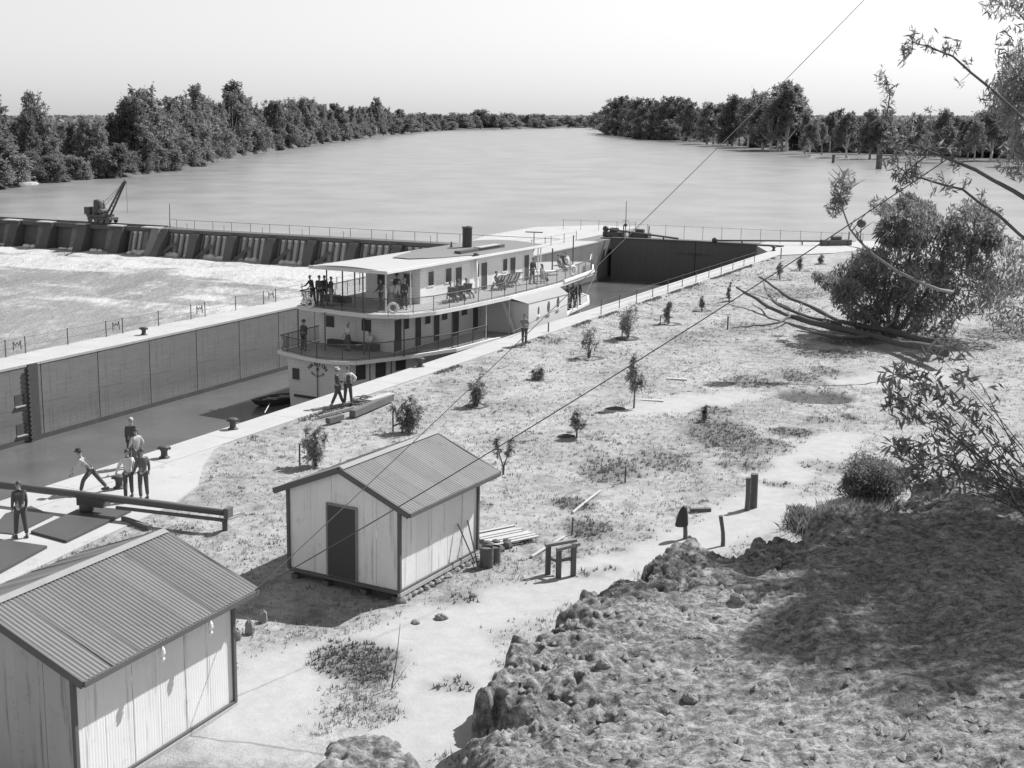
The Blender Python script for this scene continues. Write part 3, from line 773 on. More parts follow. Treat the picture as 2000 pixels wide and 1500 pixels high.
# plank stack and long pole
ps = thing('plank_stack', 'low stack of pale planks with one end broken open behind the white shed', 'plank stack', on_ground(985, 1052), R(90-58))
for i in range(7):
    MB().box(-.75+random.uniform(-.1, .1), .85+random.uniform(-.1, .1), -.62+i*.17, -.48+i*.17, .12+.01*(i % 3), .16+.01*(i % 3)).build('plank', M_plank, ps)
MB().box(-.85, .95, .72, .84, .02, .14).build('plank', M_plank, ps)
MB().box(-.75, -.6, -.6, .6, -.03, .12).box(.5, .65, -.6, .6, -.03, .12).build('bearer', M_post, ps)
hp = MB()
for i in range(9): hp.ball((random.uniform(-.55, .55), random.uniform(-.25, .25), .08), (.2, .2, random.uniform(.12, .26)), 8, 5)
tag(hp.build('rubbish_heap', M_black, None, False, None, on_ground(962, 1068, -.05), (0, 0, .3)), 'dark heap of rubbish at the near end of the plank stack', 'heap')
def pole(name, label, p, q, r, m_, cat):
    o = MB().tube([p, (p+q)/2+Vector((0, 0, .015)), q], [r, r*.95, r*.85], 8).build(name, m_); return tag(o, label, cat)
pole('long_pole', 'long pale pole lying on the grass behind the timber trestle', on_ground(1038, 1088, .05), on_ground(1102, 1046, .05), .045, M_plank, 'pole')
pole('long_pole', 'grey pole lying in the weeds between the two thin stakes', on_ground(1118, 1002, .05), on_ground(1172, 958, .05), .05, M_plank, 'pole')
# timber trestle
p = on_ground(1098, 1122); tr = thing('trestle', 'rough timber trestle with two rails and three stout posts casting a short shadow', 'trestle', p, R(90-75))
for (x, y, h) in ((-.36, .22, .86), (-.18, -.16, .82), (.30, -.10, .98)):
    MB().cbox((x, y, h/2-.05), (.13, .12, h+.1)).build('post', M_post, tr)
MB().beam((-.45, .22, .88), (.55, .34, .92), .13, .09).build('rail', M_timber, tr)
MB().beam((-.25, -.16, .86), (.48, -.08, .95), .13, .09).build('rail', M_timber, tr)
MB().beam((-.18, -.12, .52), (.30, -.06, .52), .09, .09).build('brace', M_post, tr)
MB().beam((-.36, .22, .50), (-.18, -.16, .50), .07, .08).build('brace', M_post, tr)
# old posts
def post_thing(label, px_, py_, h, r, bend=0.0, lean=(0, 0), m_=M_post, name='old_post', cat='post'):
    p = on_ground(px_, py_, -.1); m = MB()
    pts = [(0, 0, 0)] + [(lean[0]*f+bend*math.sin(f*4), lean[1]*f+bend*.5*math.sin(f*3+1), (h+.1)*f) for f in (.25, .5, .75, 1)]
    m.tube(pts, [r*1.1, r, r*.95, r*.95, r*1.0], 9)
    return tag(m.build(name, m_, None, False, None, p), label, cat)
post_thing('taller right post of a close dark pair by the sandy track', 1471, 990, 1.19, .125, .01)
post_thing('shorter left post of a close dark pair by the sandy track', 1459, 995, 1.14, .085, .012)
post_thing('single crooked slim post at the crest of the rocky bank', 1412, 1062, .98, .065, .035, (-.09, 0))
cp = post_thing('leaning post under a dark hung coat beside the sandy track', 1339, 1050, .98, .07, .02, (-.09, 0))
m = MB(); rings = []
for z, rx, ry, ox in ((1.06, .05, .04, -.09), (1.0, .10, .08, -.09), (.85, .15, .11, -.11), (.62, .19, .12, -.13), (.46, .21, .13, -.14), (.40, .19, .11, -.15)):
    rings.append([(ox+rx*math.cos(k*.7854), ry*math.sin(k*.7854), z) for k in range(8)])
m.loft(rings); tag(m.build('hung_coat', mat('dark coat cloth', .06, var=.35, scale=6), None, True, None, on_ground(1339, 1050)), 'dark coat hanging over a leaning post by the track', 'coat')
post_thing('thin stake standing in dark weeds right of the white shed', 1221, 940, .62, .032, .0, (0, 0), M_twig, 'stake', 'stake')
post_thing('thin stake at the end of a grey pole in the weeds', 1117, 1040, .60, .028, .0, (.02, 0), M_twig, 'stake', 'stake')
post_thing('lone short stake on the open grass in front of the bare limbs', 1421, 643, .82, .05, .0, (0, 0), M_twig, 'stake', 'stake')
post_thing('pale thin stake at the grass edge left of the furthest saplings', 1525, 505, 1.0, .05, .0, (0, 0), M_twig, 'stake', 'stake')
tag(MB().cbox((0, 0, .06), (.7, .16, .14)).build('short_log', M_post, None, False, None, on_ground(1368, 997), (0, 0, .1)), 'short dark log lying between the coat post and the post pair', 'log')
# stones and clods on the bank crest are part of the bank; a few loose ones
for i, (x, y, z, r) in enumerate(((1495, 1060, 1.2, .12), (1440, 1190, 1.6, .16), (1470, 1208, 1.6, .12), (1180, 1300, 1.7, .14), (1350, 1350, 1.9, .15))):
    p = at(x, y, z); p.z = float(bank_z(np.array([p.x]), np.array([p.y]))[0])-.04
    rock(['dark rock at the top edge of the bank nearest the slim post', 'dark jagged rock on the bank slope at the edge of the shade', 'smaller dark rock just below the jagged rock on the slope', 'rock low on the bank above the big overhanging lump', 'rock at the foot of the bank slope near the bottom edge'][i], p, (r*1.3, r, r*.9), M_stone, 40+i)

# ------------------------------------------------------------------ bollards, lids and beam by the lock
def bollard(label, p):
    t = thing('mooring_bollard', label, 'bollard', p)
    MB().lathe([(.22, 0), (.22, .03), (.15, .06), (.13, .14), (.13, .26), (.17, .33), (.23, .38), (.23, .43), (.18, .47), (.06, .49)], 16).build('bollard_body', M_black, t, True)
    MB().beam((-.26, 0, .38), (.26, 0, .38), .09, .09).build('cross_bar', M_black, t)
    return t
bollard('black iron bollard on the coping beside the start of the grass', W(*ab(321, 894), .0))
bollard('black iron bollard on the coping halfway to the steamer stern', W(*ab(455, 838), .0))
bollard('black iron bollard on the coping beside the steamer hull windows', W(*ab(821, 716), .0))
bollard('black iron bollard on the wide apron behind the man in the white shirt', W(*ab(233, 953), .0))
bollard('black iron bollard alone on the far coping of the lock', W(*ab(281, 654), .0))
bollard('black iron bollard on the near coping at the upstream gate', W(*ab(1511, 490), .01))
for i, (pts, lb) in enumerate((([(60, 1037), (165, 988), (256, 996), (130, 1056)], 'large dark steel hatch lid on the apron under the beam'), ([(-60, 1120), (-5, 1052), (92, 1066), (0, 1116)], 'dark steel hatch lid at the left edge nearest the near shed'), ([(-20, 1035), (10, 1000), (60, 985), (104, 1004), (30, 1040)], 'flat dark plate drawn as the shaded open pit behind the man in the dark suit'))):
    m = MB(); poly = [tuple(at(x, y, .08).xy) for x, y in pts]; m.prism(poly, -.002, .085 if i < 2 else .03)  # the lowest plate is the darkness of an open pit, drawn flat
    tag(m.build('hatch_lid', mat('dark plate steel', .075, rough=.55, spec=.4, var=.25, scale=1.2, fine=8)), lb, 'hatch lid')
p, q = at(-60, 940, .62), at(447, 1001, .62)
bm = thing('gate_beam', 'long dark steel gate beam lying across the apron to the grass', 'gate beam', p)
d = q-p; m = MB(); m.tube([(0, 0, 0), d*.5, d], [.13, .13, .13], 14); m.build('beam_tube', mat('dark beam steel', .10, rough=.5, spec=.4, var=.25, scale=1.5, stretch=(1, 1, 1)), bm, True)
e = d.normalized(); sd = Vector((e.y, -e.x, 0))
MB().tube([d*.60+sd*.22+Vector((0, 0, -.22)), d*.99+sd*.16+Vector((0, 0, -.22))], .06, 10).build('lower_rail', M_dark, bm, True)
MB().beam(d*.99, d*1.0+e*.06, .34, .32).build('end_plate', M_dark, bm)
MB().lathe([(.22, -.1), (.25, 0), (.25, .2), (.15, .26)], 14, tuple(d*.47+Vector((0, 0, -.45)))).build('gear_housing', M_black, bm, True)
MB().beam(d*.44+Vector((0, 0, -.16)), d*.54+Vector((0, 0, -.16)), .26, .36).build('bearing_block', M_black, bm)
MB().cbox(tuple(d*.985+Vector((0, 0, -.45))), (.16, .16, .4)).build('support_post', M_post, bm)
m = MB(); p, q = at(240, 1012, .06), at(292, 1030, .06); m.beam(p, q, .14, .12); tag(m.build('timber_offcut', M_post), 'short dark timber offcut on the grass under the beam', 'timber')
m = MB(); p, q = at(438, 1012, .06), at(470, 1002, .06); m.beam(p, q, .06, .06); tag(m.build('pale_stick', M_plank), 'pale stick on the grass at the free end of the beam', 'stick')
# squared logs beside the two men
lg = thing('log_trough', 'long squared log hollowed like a trough on the coping edge', 'log', on_ground(694, 806), 0)
p0 = lg.location
def rel(x, y, z): return at(x, y, z)-p0
M_log = mat('old dark squared log', .14, var=.5, scale=2.5, fine=20, stretch=(1, 1, .3), bump=.5, stain=.3)
MB().beam(rel(688, 808, .16), rel(764, 776, .16), .30, .30).build('log_side', M_log, lg)
MB().beam(rel(720, 782, .32), rel(766, 768, .34), .36, .05).build('lid_plank', M_plank, lg)
MB().beam(rel(640, 822, .12), rel(668, 814, .12), .26, .24).build('log_end', M_log, lg)
for i, (x0, y0, x1, y1, lb) in enumerate(((612, 801, 690, 786, 'slim dark timber lying at the feet of the two talking men'), (622, 814, 690, 796, 'second slim timber lying parallel in front of the two men'))):
    m = MB(); m.beam(at(x0, y0, .05), at(x1, y1, .05), .12, .10); tag(m.build('loose_timber', M_timber), lb, 'timber')
m = MB()
for i in range(7):
    c = at(692+i*5, 786-i*1.2, .05); m.torus((c.x, c.y, .06+.05*(i % 3)), random.uniform(.16, .3), .03, (random.uniform(-.3, .3), random.uniform(-.3, .3), 1), 16, 5)
tag(m.build('rope_coil', mat('tarred rope', .16, var=.5, scale=8), None, True), 'tangled coil of dark rope on the coping beside the log', 'rope')

# ------------------------------------------------------------------ fences along the lock
def fence(label, pts, h, r, rail=2, wires=False):
    p0 = pts[0]; t = thing('lock_fence', label, 'fence', p0)
    prev = None; rails = [MB() for _ in range(rail)]
    me = MB().lathe([(r*1.5, 0), (r*1.5, .03), (r, .04), (r, h-.02), (r*1.2, h-.02), (r*1.2, h+.03)], 7).mesh('fence_post', M_dark)
    for p in pts:
        link('fence_post', me, t, p-p0)
        if prev is not None:
            for k in range(rail):
                z = h*(1-.5*k)-.03; a_, b_ = prev-p0, p-p0
                rails[k].tube([a_+Vector((0, 0, z)), (a_+b_)/2+Vector((0, 0, z-.02)), b_+Vector((0, 0, z))], .012, 5)
        prev = p
    for rmb in rails: rmb.build('fence_rail', M_dark, t)
    return t
pts = []
aa = 43.25
fa = []
for k in range(12):
    base = 51.2 - 7.95*1 + 7.95*k
    fa += [base, base+1.45, base+4.75]
fence('thin post and rail fence along the far coping of the lock', [W(x, -55.15) for x in fa if x < 131], .92, .032)
fence('thin post and rail fence on the grass side of the near coping', [W(82.5+3.32*i, -33.15+.25, 0) for i in range(12)], .92, .03)
for k in range(4):
    a_ = 51.2+.72+7.95*k; t = thing('ladder_hoops', ['bent iron ladder hoops in the far fence nearest the left edge', 'bent iron ladder hoops in the far fence just left of the far bollard', 'bent iron ladder hoops in the far fence midway to the steamer', 'bent iron ladder hoops in the far fence nearest the steamer'][k], 'ladder hoops', W(a_, -55.0), LOCK_ROT)
    for s in (-.28, .28): MB().tube([(s, 0, .30), (s*.95, .02, .80), (s*.45, .0, .55), (0, 0, .72)], .03, 6).build('hoop', M_dark, t)
p = on_ground(1071, 648); post_thing('short dark fence post alone on the coping edge right of the standing man', 1071, 648, .62, .045)

# ------------------------------------------------------------------ gate gear at the lock head
def gear(label, p, rot, L):
    t = thing('gate_winch', label, 'winch', p, rot)
    MB().box(-L/2, L/2, -.5, .5, 0, .55).build('winch_box', M_dark, t)
    MB().lathe([(.28, -.45), (.28, .45)], 12, (0, 0, .7), 'x').build('drum_roller', M_black, t)
    MB().tube([(L/2-.1, 0, .5), (L/2-.1, 0, 1.35)], .06, 6).build('lever', M_black, t)
    for s in (-.5, .5): MB().cbox((s*L*.7, -.52, .25), (.12, .1, .5)).build('winch_foot', M_black, t)
gear('dark gate winch at the left end of the upstream gate', W(136.6, -53.2, 0), LOCK_ROT-R(90), 2.3)
gear('dark gate winch a little in from the left end of the gate', W(136.4, -50.2, .0), LOCK_ROT-R(90), 2.2)
MB_ = MB().box(135.2, 137.6, 34.2, 54.2, -.30, -.02); o = MB_.build('gate_footway', M_weirc, None, False, None, (0, 0, 0), (0, 0, LOCK_ROT)); tag(o, 'narrow footway along the top behind the upstream gate', 'footway')
p = at(1632, 479, 0); gear('dark winch on the right end of the lock head floor', Vector((p.x, p.y, .01)), R(10), 3.0)
def bar(label, p, q, r):
    t = thing('gate_bar', label, 'bar', p); d = q-p
    MB().tube([(0, 0, 0), d], r, 8).build('bar_tube', M_dark, t); MB().ball((0, 0, 0), r*3.4, 9, 6).build('bar_weight', M_black, t, True)
    for f in (.25, .8): MB().tube([d*f, d*f+Vector((0, 0, -(p.z+d.z*f)))], r*.8, 6).build('bar_stand', M_dark, t)
bar('sloping gate bar with a round weight over the left winches', at(1183, 447, 1.0), at(1325, 466, .35), .10)
bar('long level gate bar reaching from the gate to the right winch', at(1396, 469.5, .42), at(1610, 471, .42), .09)
fence('light railing along the footbridge behind the upstream gate', [W(138.0, -52+2.05*i, 0) for i in range(15)], 1.35, .022, 1)
fence('short railing on the island beside the gate mast', [W(143, -62+2.2*i, 0) for i in range(5)], 1.1, .025, 1)
mast = thing('signal_mast', 'slim mast with crossbar behind the left gate winch', 'mast', W(141, -53.6, 0))
MB().tube([(0, 0, 0), (0, 0, 3.6)], [.06, .03], 7).build('mast_pole', M_dark, mast)
MB().tube([(-.35, .1, 1.4), (.35, -.1, 1.4)], .03, 6).build('crossbar', M_dark, mast); MB().ball((0, 0, .95), .2, 8, 6).build('lamp', M_black, mast, True)
m2 = thing('signal_lamp_post', 'lamp post with short cross arm on the island left of the gate', 'lamp post', W(118.0, -54.2, 0))
MB().tube([(0, 0, 0), (0, 0, 1.9)], [.06, .04], 7).build('lamp_pole', M_dark, m2); MB().tube([(-.8, .3, 1.85), (.8, -.3, 1.85)], .06, 6).build('cross_arm', M_dark, m2); MB().ball((0, 0, .5), (.28, .28, .33), 8, 6).build('lamp', M_black, m2, True)
o = MB().lathe([(.05, .32), (.5, .28), (.62, .12), (.5, 0), (.05, 0)], 14).build('mooring_buoy', M_black, None, True, None, W(122.5, -58.3, .01)); tag(o, 'dark flat buoy lying on the white island floor', 'buoy')
bl = thing('ball_marker', 'dark round ball marker on a thin pole beside the big bush', 'marker', Vector((47.5, 140.5, -1.5)))
MB().tube([(0, 0, 0), (0, 0, 3.2)], .05, 6).build('marker_pole', M_dark, bl); MB().lathe([(.02, -.48), (.3, -.38), (.46, -.15), (.48, 0), (.46, .15), (.3, .38), (.02, .48)], 16, (0, 0, 3.3)).build('ball', M_black, bl, True)
for (x, y, lb) in ((1591, 470, 'small black bollard on the lock head left of the right winch'), (1598, 473, 'small black bollard nearest the right winch lever'), (1616, 474, 'small black bollard at the right end of the lock head')):
    pass
# crane on the weir
cr = thing('rail_crane', 'black steam crane with a raised jib standing on the weir deck', 'crane', W(WA+1.05, -121.2, WT+.16), LOCK_ROT+R(90))
# local x points along the weir to the left, so the jib reaches to -x
MB().box(-1.9, 1.9, -.85, .85, .45, .75).build('truck_frame', M_black, cr)
for x in (-1.5, -.5, .5, 1.5):
    for y in (-.76, .76): MB().lathe([(.3, -.06), (.34, -.06), (.34, .06), (.3, .06)], 12, (x, y, .34), 'y').build('wheel', M_dark, cr)
MB().box(-1.1, 1.9, -1.0, 1.0, .80, 1.1).build('slewing_bed', M_black, cr)
MB().lathe([(.55, 1.1), (.58, 1.3), (.58, 2.7), (.45, 2.95), (.15, 3.0)], 14, (.75, 0, 0)).build('boiler', M_black, cr, True)
MB().cbox((1.95, 0, 1.55), (.9, 1.7, .95)).build('counterweight', M_black, cr)
MB().lathe([(.35, -.6), (.35, .6)], 12, (-.1, 0, 1.55), 'y').build('winding_drum', M_dark, cr)
for y in (-.42, .42): MB().beam((-.95, y, 1.0), (-3.9, y*.4, 5.3), .16, .22).build('jib_beam', M_black, cr)
jb = MB()
for i in range(1, 8):
    f = i/8; yy = .42*(1-.6*f); jb.beam((-.95-2.95*f, -yy, 1.0+4.3*f), (-.95-2.95*(f+.05), yy, 1.0+4.3*(f+.05)), .07, .07)
jb.build('jib_lacing', M_black, cr)
MB().lathe([(.05, -.09), (.22, -.07), (.22, .07), (.05, .09)], 12, (-4.05, 0, 5.4), 'y').build('jib_sheave', M_dark, cr)
MB().tube([(.1, .1, 2.3), (-3.9, .05, 5.3)], .03, 5).tube([(.2, -.2, 1.8), (-3.8, -.05, 5.2)], .03, 5).build('jib_rope', M_dark, cr)
MB().tube([(-4.25, 0, 5.4), (-4.25, 0, 1.5)], .025, 5).build('hoist_rope', M_dark, cr)
ml = thing('weir_pole', 'thin upright pole standing on the weir right of the crane', 'pole', W(WA+1.0, -110, WT))
MB().tube([(0, 0, 0), (.05, 0, 3.0)], [.07, .04], 6).build('pole_shaft', M_dark, ml)

# two overhead wires from the near shed to poles on the hill
anchor = along(shedB, 5.45, -.36, 2.62)
def wire(label, end, sag, r=.011):
    pts = []
    for i in range(41):
        f = i/40; p = anchor.lerp(end, f); p.z -= sag*4*f*(1-f); pts.append(p)
    tag(MB().tube(pts, r, 5).build('overhead_wire', M_dark), label, 'wire')
def far_pt(px_, py_, depth):
    dx = (px_-C_X)/F_PX; dv = -(py_-C_Y)/F_PX
    return Vector((dx*depth, (_c+dv*_s)*depth, EYE+(-_s+dv*_c)*depth))
wire('upper steep overhead wire crossing the sky from the near shed', far_pt(1760, -75, 44), .25)
wire('lower overhead wire rising from the near shed to the right', far_pt(2250, 35, 30), .35, .014)
# ------------------------------------------------------------------ the paddle steamer; s runs from the stern forward, t to starboard
YB = R(33.5); UB = Vector((math.sin(YB), math.cos(YB), 0)); VB = Vector((math.cos(YB), -math.sin(YB), 0)); OB = W(65, -43)
def BW(s, t, z): return Vector((OB.x+s*UB.x+t*VB.x, OB.y+s*UB.y+t*VB.y, z))
BROT = R(90-33.5)
ship = thing('paddle_steamer', 'white double deck paddle steamer with black funnel lying in the lock chamber', 'paddle steamer', OB, BROT)
ZL, ZU, ZR = -.9, 1.6, 4.0
def outline(right, left):
    return [(s, -t) for s, t in right] + [(s, -t) for s, t in reversed(left)]
# hull
hr = [(-.75, 1.9), (1.5, 2.75), (5, 3.45), (12, 3.55), (22, 3.4), (27, 2.7), (31, 1.2), (33, 0)]
hl = [(-.75, -2.6), (1.5, -2.9), (5, -3.45), (12, -3.55), (22, -3.4), (27, -2.7), (31, -1.2)]
m = MB(); top = outline(hr, hl); n = len(top)
rings = []
for z, k, ds in ((-5.0, .90, .05), (-4.25, .95, .03), (-2.5, .985, .0), (ZL-.16, 1.0, 0)):
    rings.append([(s+(ds if s < 0 else -ds*8*(s/33)**3), (t_+.35)*k-.35, z) for s, t_ in top])
m.loft(rings); m.build('hull', M_boatw, ship)
def onhull(name, pts_t, z0, z1, mat_, off=.03):
    """panel on the starboard stern quarter of the hull between two stations"""
    (s0, t0), (s1, t1) = pts_t
    d = Vector((s1-s0, -(t1-t0), 0)).normalized(); nrm = Vector((d.y, -d.x, 0))
    o = nrm*off
    m = MB(); vs = []
    for zz in (z0, z1):
        vs += [(s0+o.x, -t0+o.y, zz), (s1+o.x, -t1+o.y, zz), (s1-o.x, -t1-o.y, zz), (s0-o.x, -t0-o.y, zz)]
    m.add(vs, [(0, 1, 5, 4), (1, 2, 6, 5), (2, 3, 7, 6), (3, 0, 4, 7), (4, 5, 6, 7), (3, 2, 1, 0)]); return m.build(name, mat_, ship)
def hs(f): return (-.75+2.25*f, 1.9+.85*f)
onhull('hull_window', (hs(.22), hs(.50)), -2.2, -1.3, M_glass, .02)
onhull('hull_window', (hs(.80), hs(1.10)), -2.2, -1.3, M_glass, .02)
onhull('hull_window', ((2.6, 2.98), (3.4, 3.14)), -2.0, -1.25, M_glass, .02)
onhull('hull_seam', (hs(.62), hs(.64)), -3.4, -1.1, M_door, .015)
onhull('hull_seam', ((2.2, 2.89), (2.26, 2.90)), -3.4, -1.1, M_door, .015)
MB().box(-.80, -.76, 1.72, 2.22, -2.5, -1.82).build('hull_window', M_glass, ship)
MB().box(-.82, -.77, 1.68, 2.26, -2.56, -2.51).build('window_sill', M_cream, ship)
MB().tube([(-.86, .3, -1.3), (-.86, .3, -4.2)], .03, 6).build('rudder_rod', M_dark, ship)
MB().box(-.85, -.77, -.9, 2.1, -3.55, -3.4).build('stern_fender', M_door, ship)
MB().box(-1.35, -.77, -.25, .75, -4.2, -3.62).build('rudder_post', M_dark, ship)
# lettering in two arcs
def letter(ch, h, loc, roll, mat_):
    cu = bpy.data.curves.new('letter', 'FONT'); cu.body = ch; cu.size = h; cu.align_x = 'CENTER'; cu.align_y = 'CENTER'; cu.extrude = .008
    o = bpy.data.objects.new('letter', cu); cu.materials.append(mat_); COL.objects.link(o)
    bpy.context.view_layer.update(); me = bpy.data.meshes.new_from_object(o.evaluated_get(bpy.context.evaluated_depsgraph_get()))
    bpy.data.objects.remove(o, do_unlink=True); o = link('letter', me, ship)
    o.matrix_local = Matrix.Translation(loc) @ Matrix(((0, 0, -1, 0), (-1, 0, 0, 0), (0, 1, 0, 0), (0, 0, 0, 1))) @ Matrix.Rotation(roll, 4, 'Z')
    return o
cy, cz = .33, -1.78
for i, ch in enumerate('MARION'):
    th = R(72-i*28.8)
    letter(ch, .33, Vector((-.785, cy+.62*math.sin(th), cz+.36*math.cos(th))), th*.6, M_black)
for i, ch in enumerate('ADELAIDE'):
    th = R(62-i*17.7)
    letter(ch, .19, Vector((-.785, cy+.50*math.sin(th), cz-.02-.33*math.cos(th))), -th*.6, M_dark)
st = MB(); pts = []
for k in range(10):
    r = .13 if k % 2 == 0 else .055; a = math.pi/2+k*math.pi/5
    pts.append((-.785, cy+r*math.cos(a), -1.72+r*math.sin(a)))
st.add(pts+[(p[0]-.02, p[1], p[2]) for p in pts], [tuple(range(10)), tuple(range(19, 9, -1))]); st.build('stern_star', M_black, ship)
# lower deck with guards
dr = [(-1.75, .4), (-1.72, 1.5), (-1.15, 2.75), (1.6, 3.95), (5.8, 5.2), (9.6, 5.3), (12, 5.45), (13.2, 6.2), (18.8, 6.2), (20, 5.0), (23.6, 3.9), (28.8, 2.9), (32, 1.3), (33.2, 0)]
dl = [(-1.6, -.5), (-.75, -3.3), (4.5, -3.7), (10, -4.3), (13, -6.2), (18.8, -6.2), (20, -5), (23.6, -3.9), (28.8, -2.9), (32, -1.3)]
low = outline(dr, dl)
MB().prism(low, ZL-.14, ZL-.02).build('lower_deck', M_deck, ship)
m = MB()
for i in range(len(low)):
    p, q = low[i], low[(i+1) % len(low)]; m.beam((p[0], p[1], ZL-.08), (q[0], q[1], ZL-.08), .14, .20)
m.build('deck_guard', M_white, ship)
MB().prism(outline([(12.2, 5.1), (13.3, 6.15), (18.7, 6.15), (20, 4.6)], [(12.2, 3.4), (20, 3.4)]), -1.5, -1.06).build('sponson', M_cream, ship)
# lower house
LHT = 2.8
MB().prism(outline([(2.65, LHT), (20.5, LHT), (22, 2.2)], [(2.65, -LHT), (20.5, -LHT), (22, -2.2)]), ZL-.02, ZU-.17).build('lower_house', M_cream, ship)
def side_panel(name, s0, s1, z0, z1, t, mat_, thick=.02): return MB().box(s0, s1, -t-thick, -t+.01, z0, z1).build(name, mat_, ship)
def framed(name, s0, s1, z0, z1, t, mat_):
    o = side_panel(name, s0, s1, z0, z1, t, mat_, .015)
    f = MB(); w = .06
    for (a_, b_, c_, d_) in ((s0-w, s0, z0-w, z1+w), (s1, s1+w, z0-w, z1+w), (s0, s1, z1, z1+w), (s0, s1, z0-w, z0)):
        f.box(a_, b_, -t-.045, -t+.008, c_, d_)
    fo = link(name.split('_')[-1]+'_frame', f.mesh('frame', M_white), o)
    return o
for s0, s1 in ((2.66, 3.44), (4.92, 5.60), (7.02, 7.72), (9.28, 10.06), (11.78, 12.5)): framed('cabin_door', s0, s1, ZL+.02, 1.03, LHT, M_door)
for s0, s1 in ((3.66, 4.26), (6.02, 6.66), (7.98, 8.66), (10.36, 11.1)): framed('cabin_window', s0, s1, .34, 1.0, LHT, M_glass)
side_panel('engine_opening', 13.0, 16.4, ZL+.02, 1.1, LHT, M_black, .015)
for (y0, y1) in ((1.62, 2.25), (-1.15, -.45)):
    o = MB().box(2.63, 2.66, y0, y1, .22, .92).build('cabin_window', M_glass, ship)
MB().box(2.62, 2.66, -.02, .03, ZL, 1.35).build('corner_batten', M_cream, ship)
MB().box(2.25, 2.62, -1.8, 1.9, ZL, ZL+.42).build('bench', M_door, ship)
# upper deck
ur = [(.75, .4), (.72, 2.3), (1.1, 3.5), (1.9, 4.35), (3.9, 4.95), (7.2, 5.2), (12, 5.35), (20.4, 5.0), (27.3, 3.9), (31.5, 1.9), (33, .5)]
ul = [(.9, -.5), (1.25, -3.36), (4.5, -3.6), (10, -4.15), (20.4, -5.0), (27.3, -3.9), (31.5, -1.9)]
upo = outline(ur, ul)
MB().prism(upo, ZU-.16, ZU-.0).build('upper_deck', M_deck, ship)
m = MB()
for i in range(len(upo)):
    p, q = upo[i], upo[(i+1) % len(upo)]; m.beam((p[0], p[1], ZU-.10), (q[0], q[1], ZU-.10), .10, .24)
m.build('upper_deck_edge', M_cream, ship)
MB().beam((20.4, -5.05, ZU+.08), (27.4, -3.95, ZU+.08), .14, .18).build('bow_rubbing_board', M_white, ship)
# rails: posts, handrail and diagonal wire mesh
def rail(pts, z, h, name_p='rail_post', mesh_=True, step=1.6, rad=.025):
    L = [0]
    for p, q in zip(pts[:-1], pts[1:]): L.append(L[-1]+math.dist(p, q))
    def ev(u):
        for i in range(len(pts)-1):
            if u <= L[i+1]+1e-6:
                f = (u-L[i])/(L[i+1]-L[i]); return (pts[i][0]+(pts[i+1][0]-pts[i][0])*f, pts[i][1]+(pts[i+1][1]-pts[i][1])*f)
        return pts[-1]
    n = max(2, round(L[-1]/step))
    me = MB().tube([(0, 0, 0), (0, 0, h)], rad, 6).mesh('rail_post', M_dark)
    for i in range(n+1):
        p = ev(L[-1]*i/n); link(name_p, me, ship, (p[0], p[1], z))
    m = MB(); m.tube([(p[0], p[1], z+h) for p in pts], .03, 6).tube([(p[0], p[1], z+.12) for p in pts], .018, 5); m.build('handrail', M_dark, ship)
    if mesh_:
        w = MB(); u = 0; dz = h-.12
        while u < L[-1]:
            for sgn in (1, -1):
                u0, u1 = u, u+dz*.9*sgn
                if 0 <= u1 <= L[-1]:
                    a_, b_ = ev(u0), ev(u1); w.tube([(a_[0], a_[1], z+.12), (b_[0], b_[1], z+h)], .008, 3, False)
            u += .13
        tag(w.build('wire_mesh', mat('grey wire', .22, var=.2), ship), kind='stuff')
def inset(pts, k): return [(s+k[0], t+k[1]) for s, t in pts]
ru = [(s+.12 if s < 2 else s, -(t-.1)) for s, t in ur[:-1]]
lu = [(s+.12 if s < 2 else s, -(t+.1)) for s, t in ul[:4]]
rail(list(reversed(lu))+ru[:1], ZU, .92)
rail(ru, ZU, .92)
rl = [(s+.1 if s < 0 else s, -(t-.1)) for s, t in dr[:6]]
ll = [(s+.1, -(t+.1)) for s, t in dl[:3]]
rail(list(reversed(ll))+rl[:1], ZL, .95)
rail(rl[:], ZL, .95)
# stanchions carrying the upper deck
for s, t in ((.95, -3.1), (.75, -.9), (.85, 1.9), (1.8, 4.1), (5.8, 4.95), (9.6, 5.1), (12.4, 5.2), (25.5, 3.6), (28, 2.6)):
    MB().tube([(s, -t, ZL), (s, -t, ZU-.15)], .04, 7).build('stanchion', M_dark if s < 6 else M_cream, ship)
# upper cabin
UT = 2.5
MB().prism(outline([(6.0, UT), (20.6, UT)], [(6.0, -1.6), (20.6, -1.9)]), ZU, ZR-.16).build('upper_cabin', M_boatw, ship)
for x0, x1 in ((843, 855), (878, 890)):
    pass
for s0, s1, z0, z1 in ((6.85, 7.5, 2.62, 3.5), (8.9, 9.6, 2.62, 3.5), (12.6, 13.05, 2.55, 3.45), (16.2, 16.8, 2.62, 3.45)): framed('cabin_window', s0, s1, z0, z1, UT, M_glass)
for s0, s1 in ((10.1, 10.85), (13.3, 14.1), (17.2, 17.95), (19.2, 19.9)): framed('cabin_door', s0, s1, ZU+.04, 3.45, UT, M_door)
for y0, y1 in ((-1.9, -1.3), (.1, .7)): MB().box(5.97, 6.01, y0, y1, 2.6, 3.4).build('cabin_window', M_glass, ship)
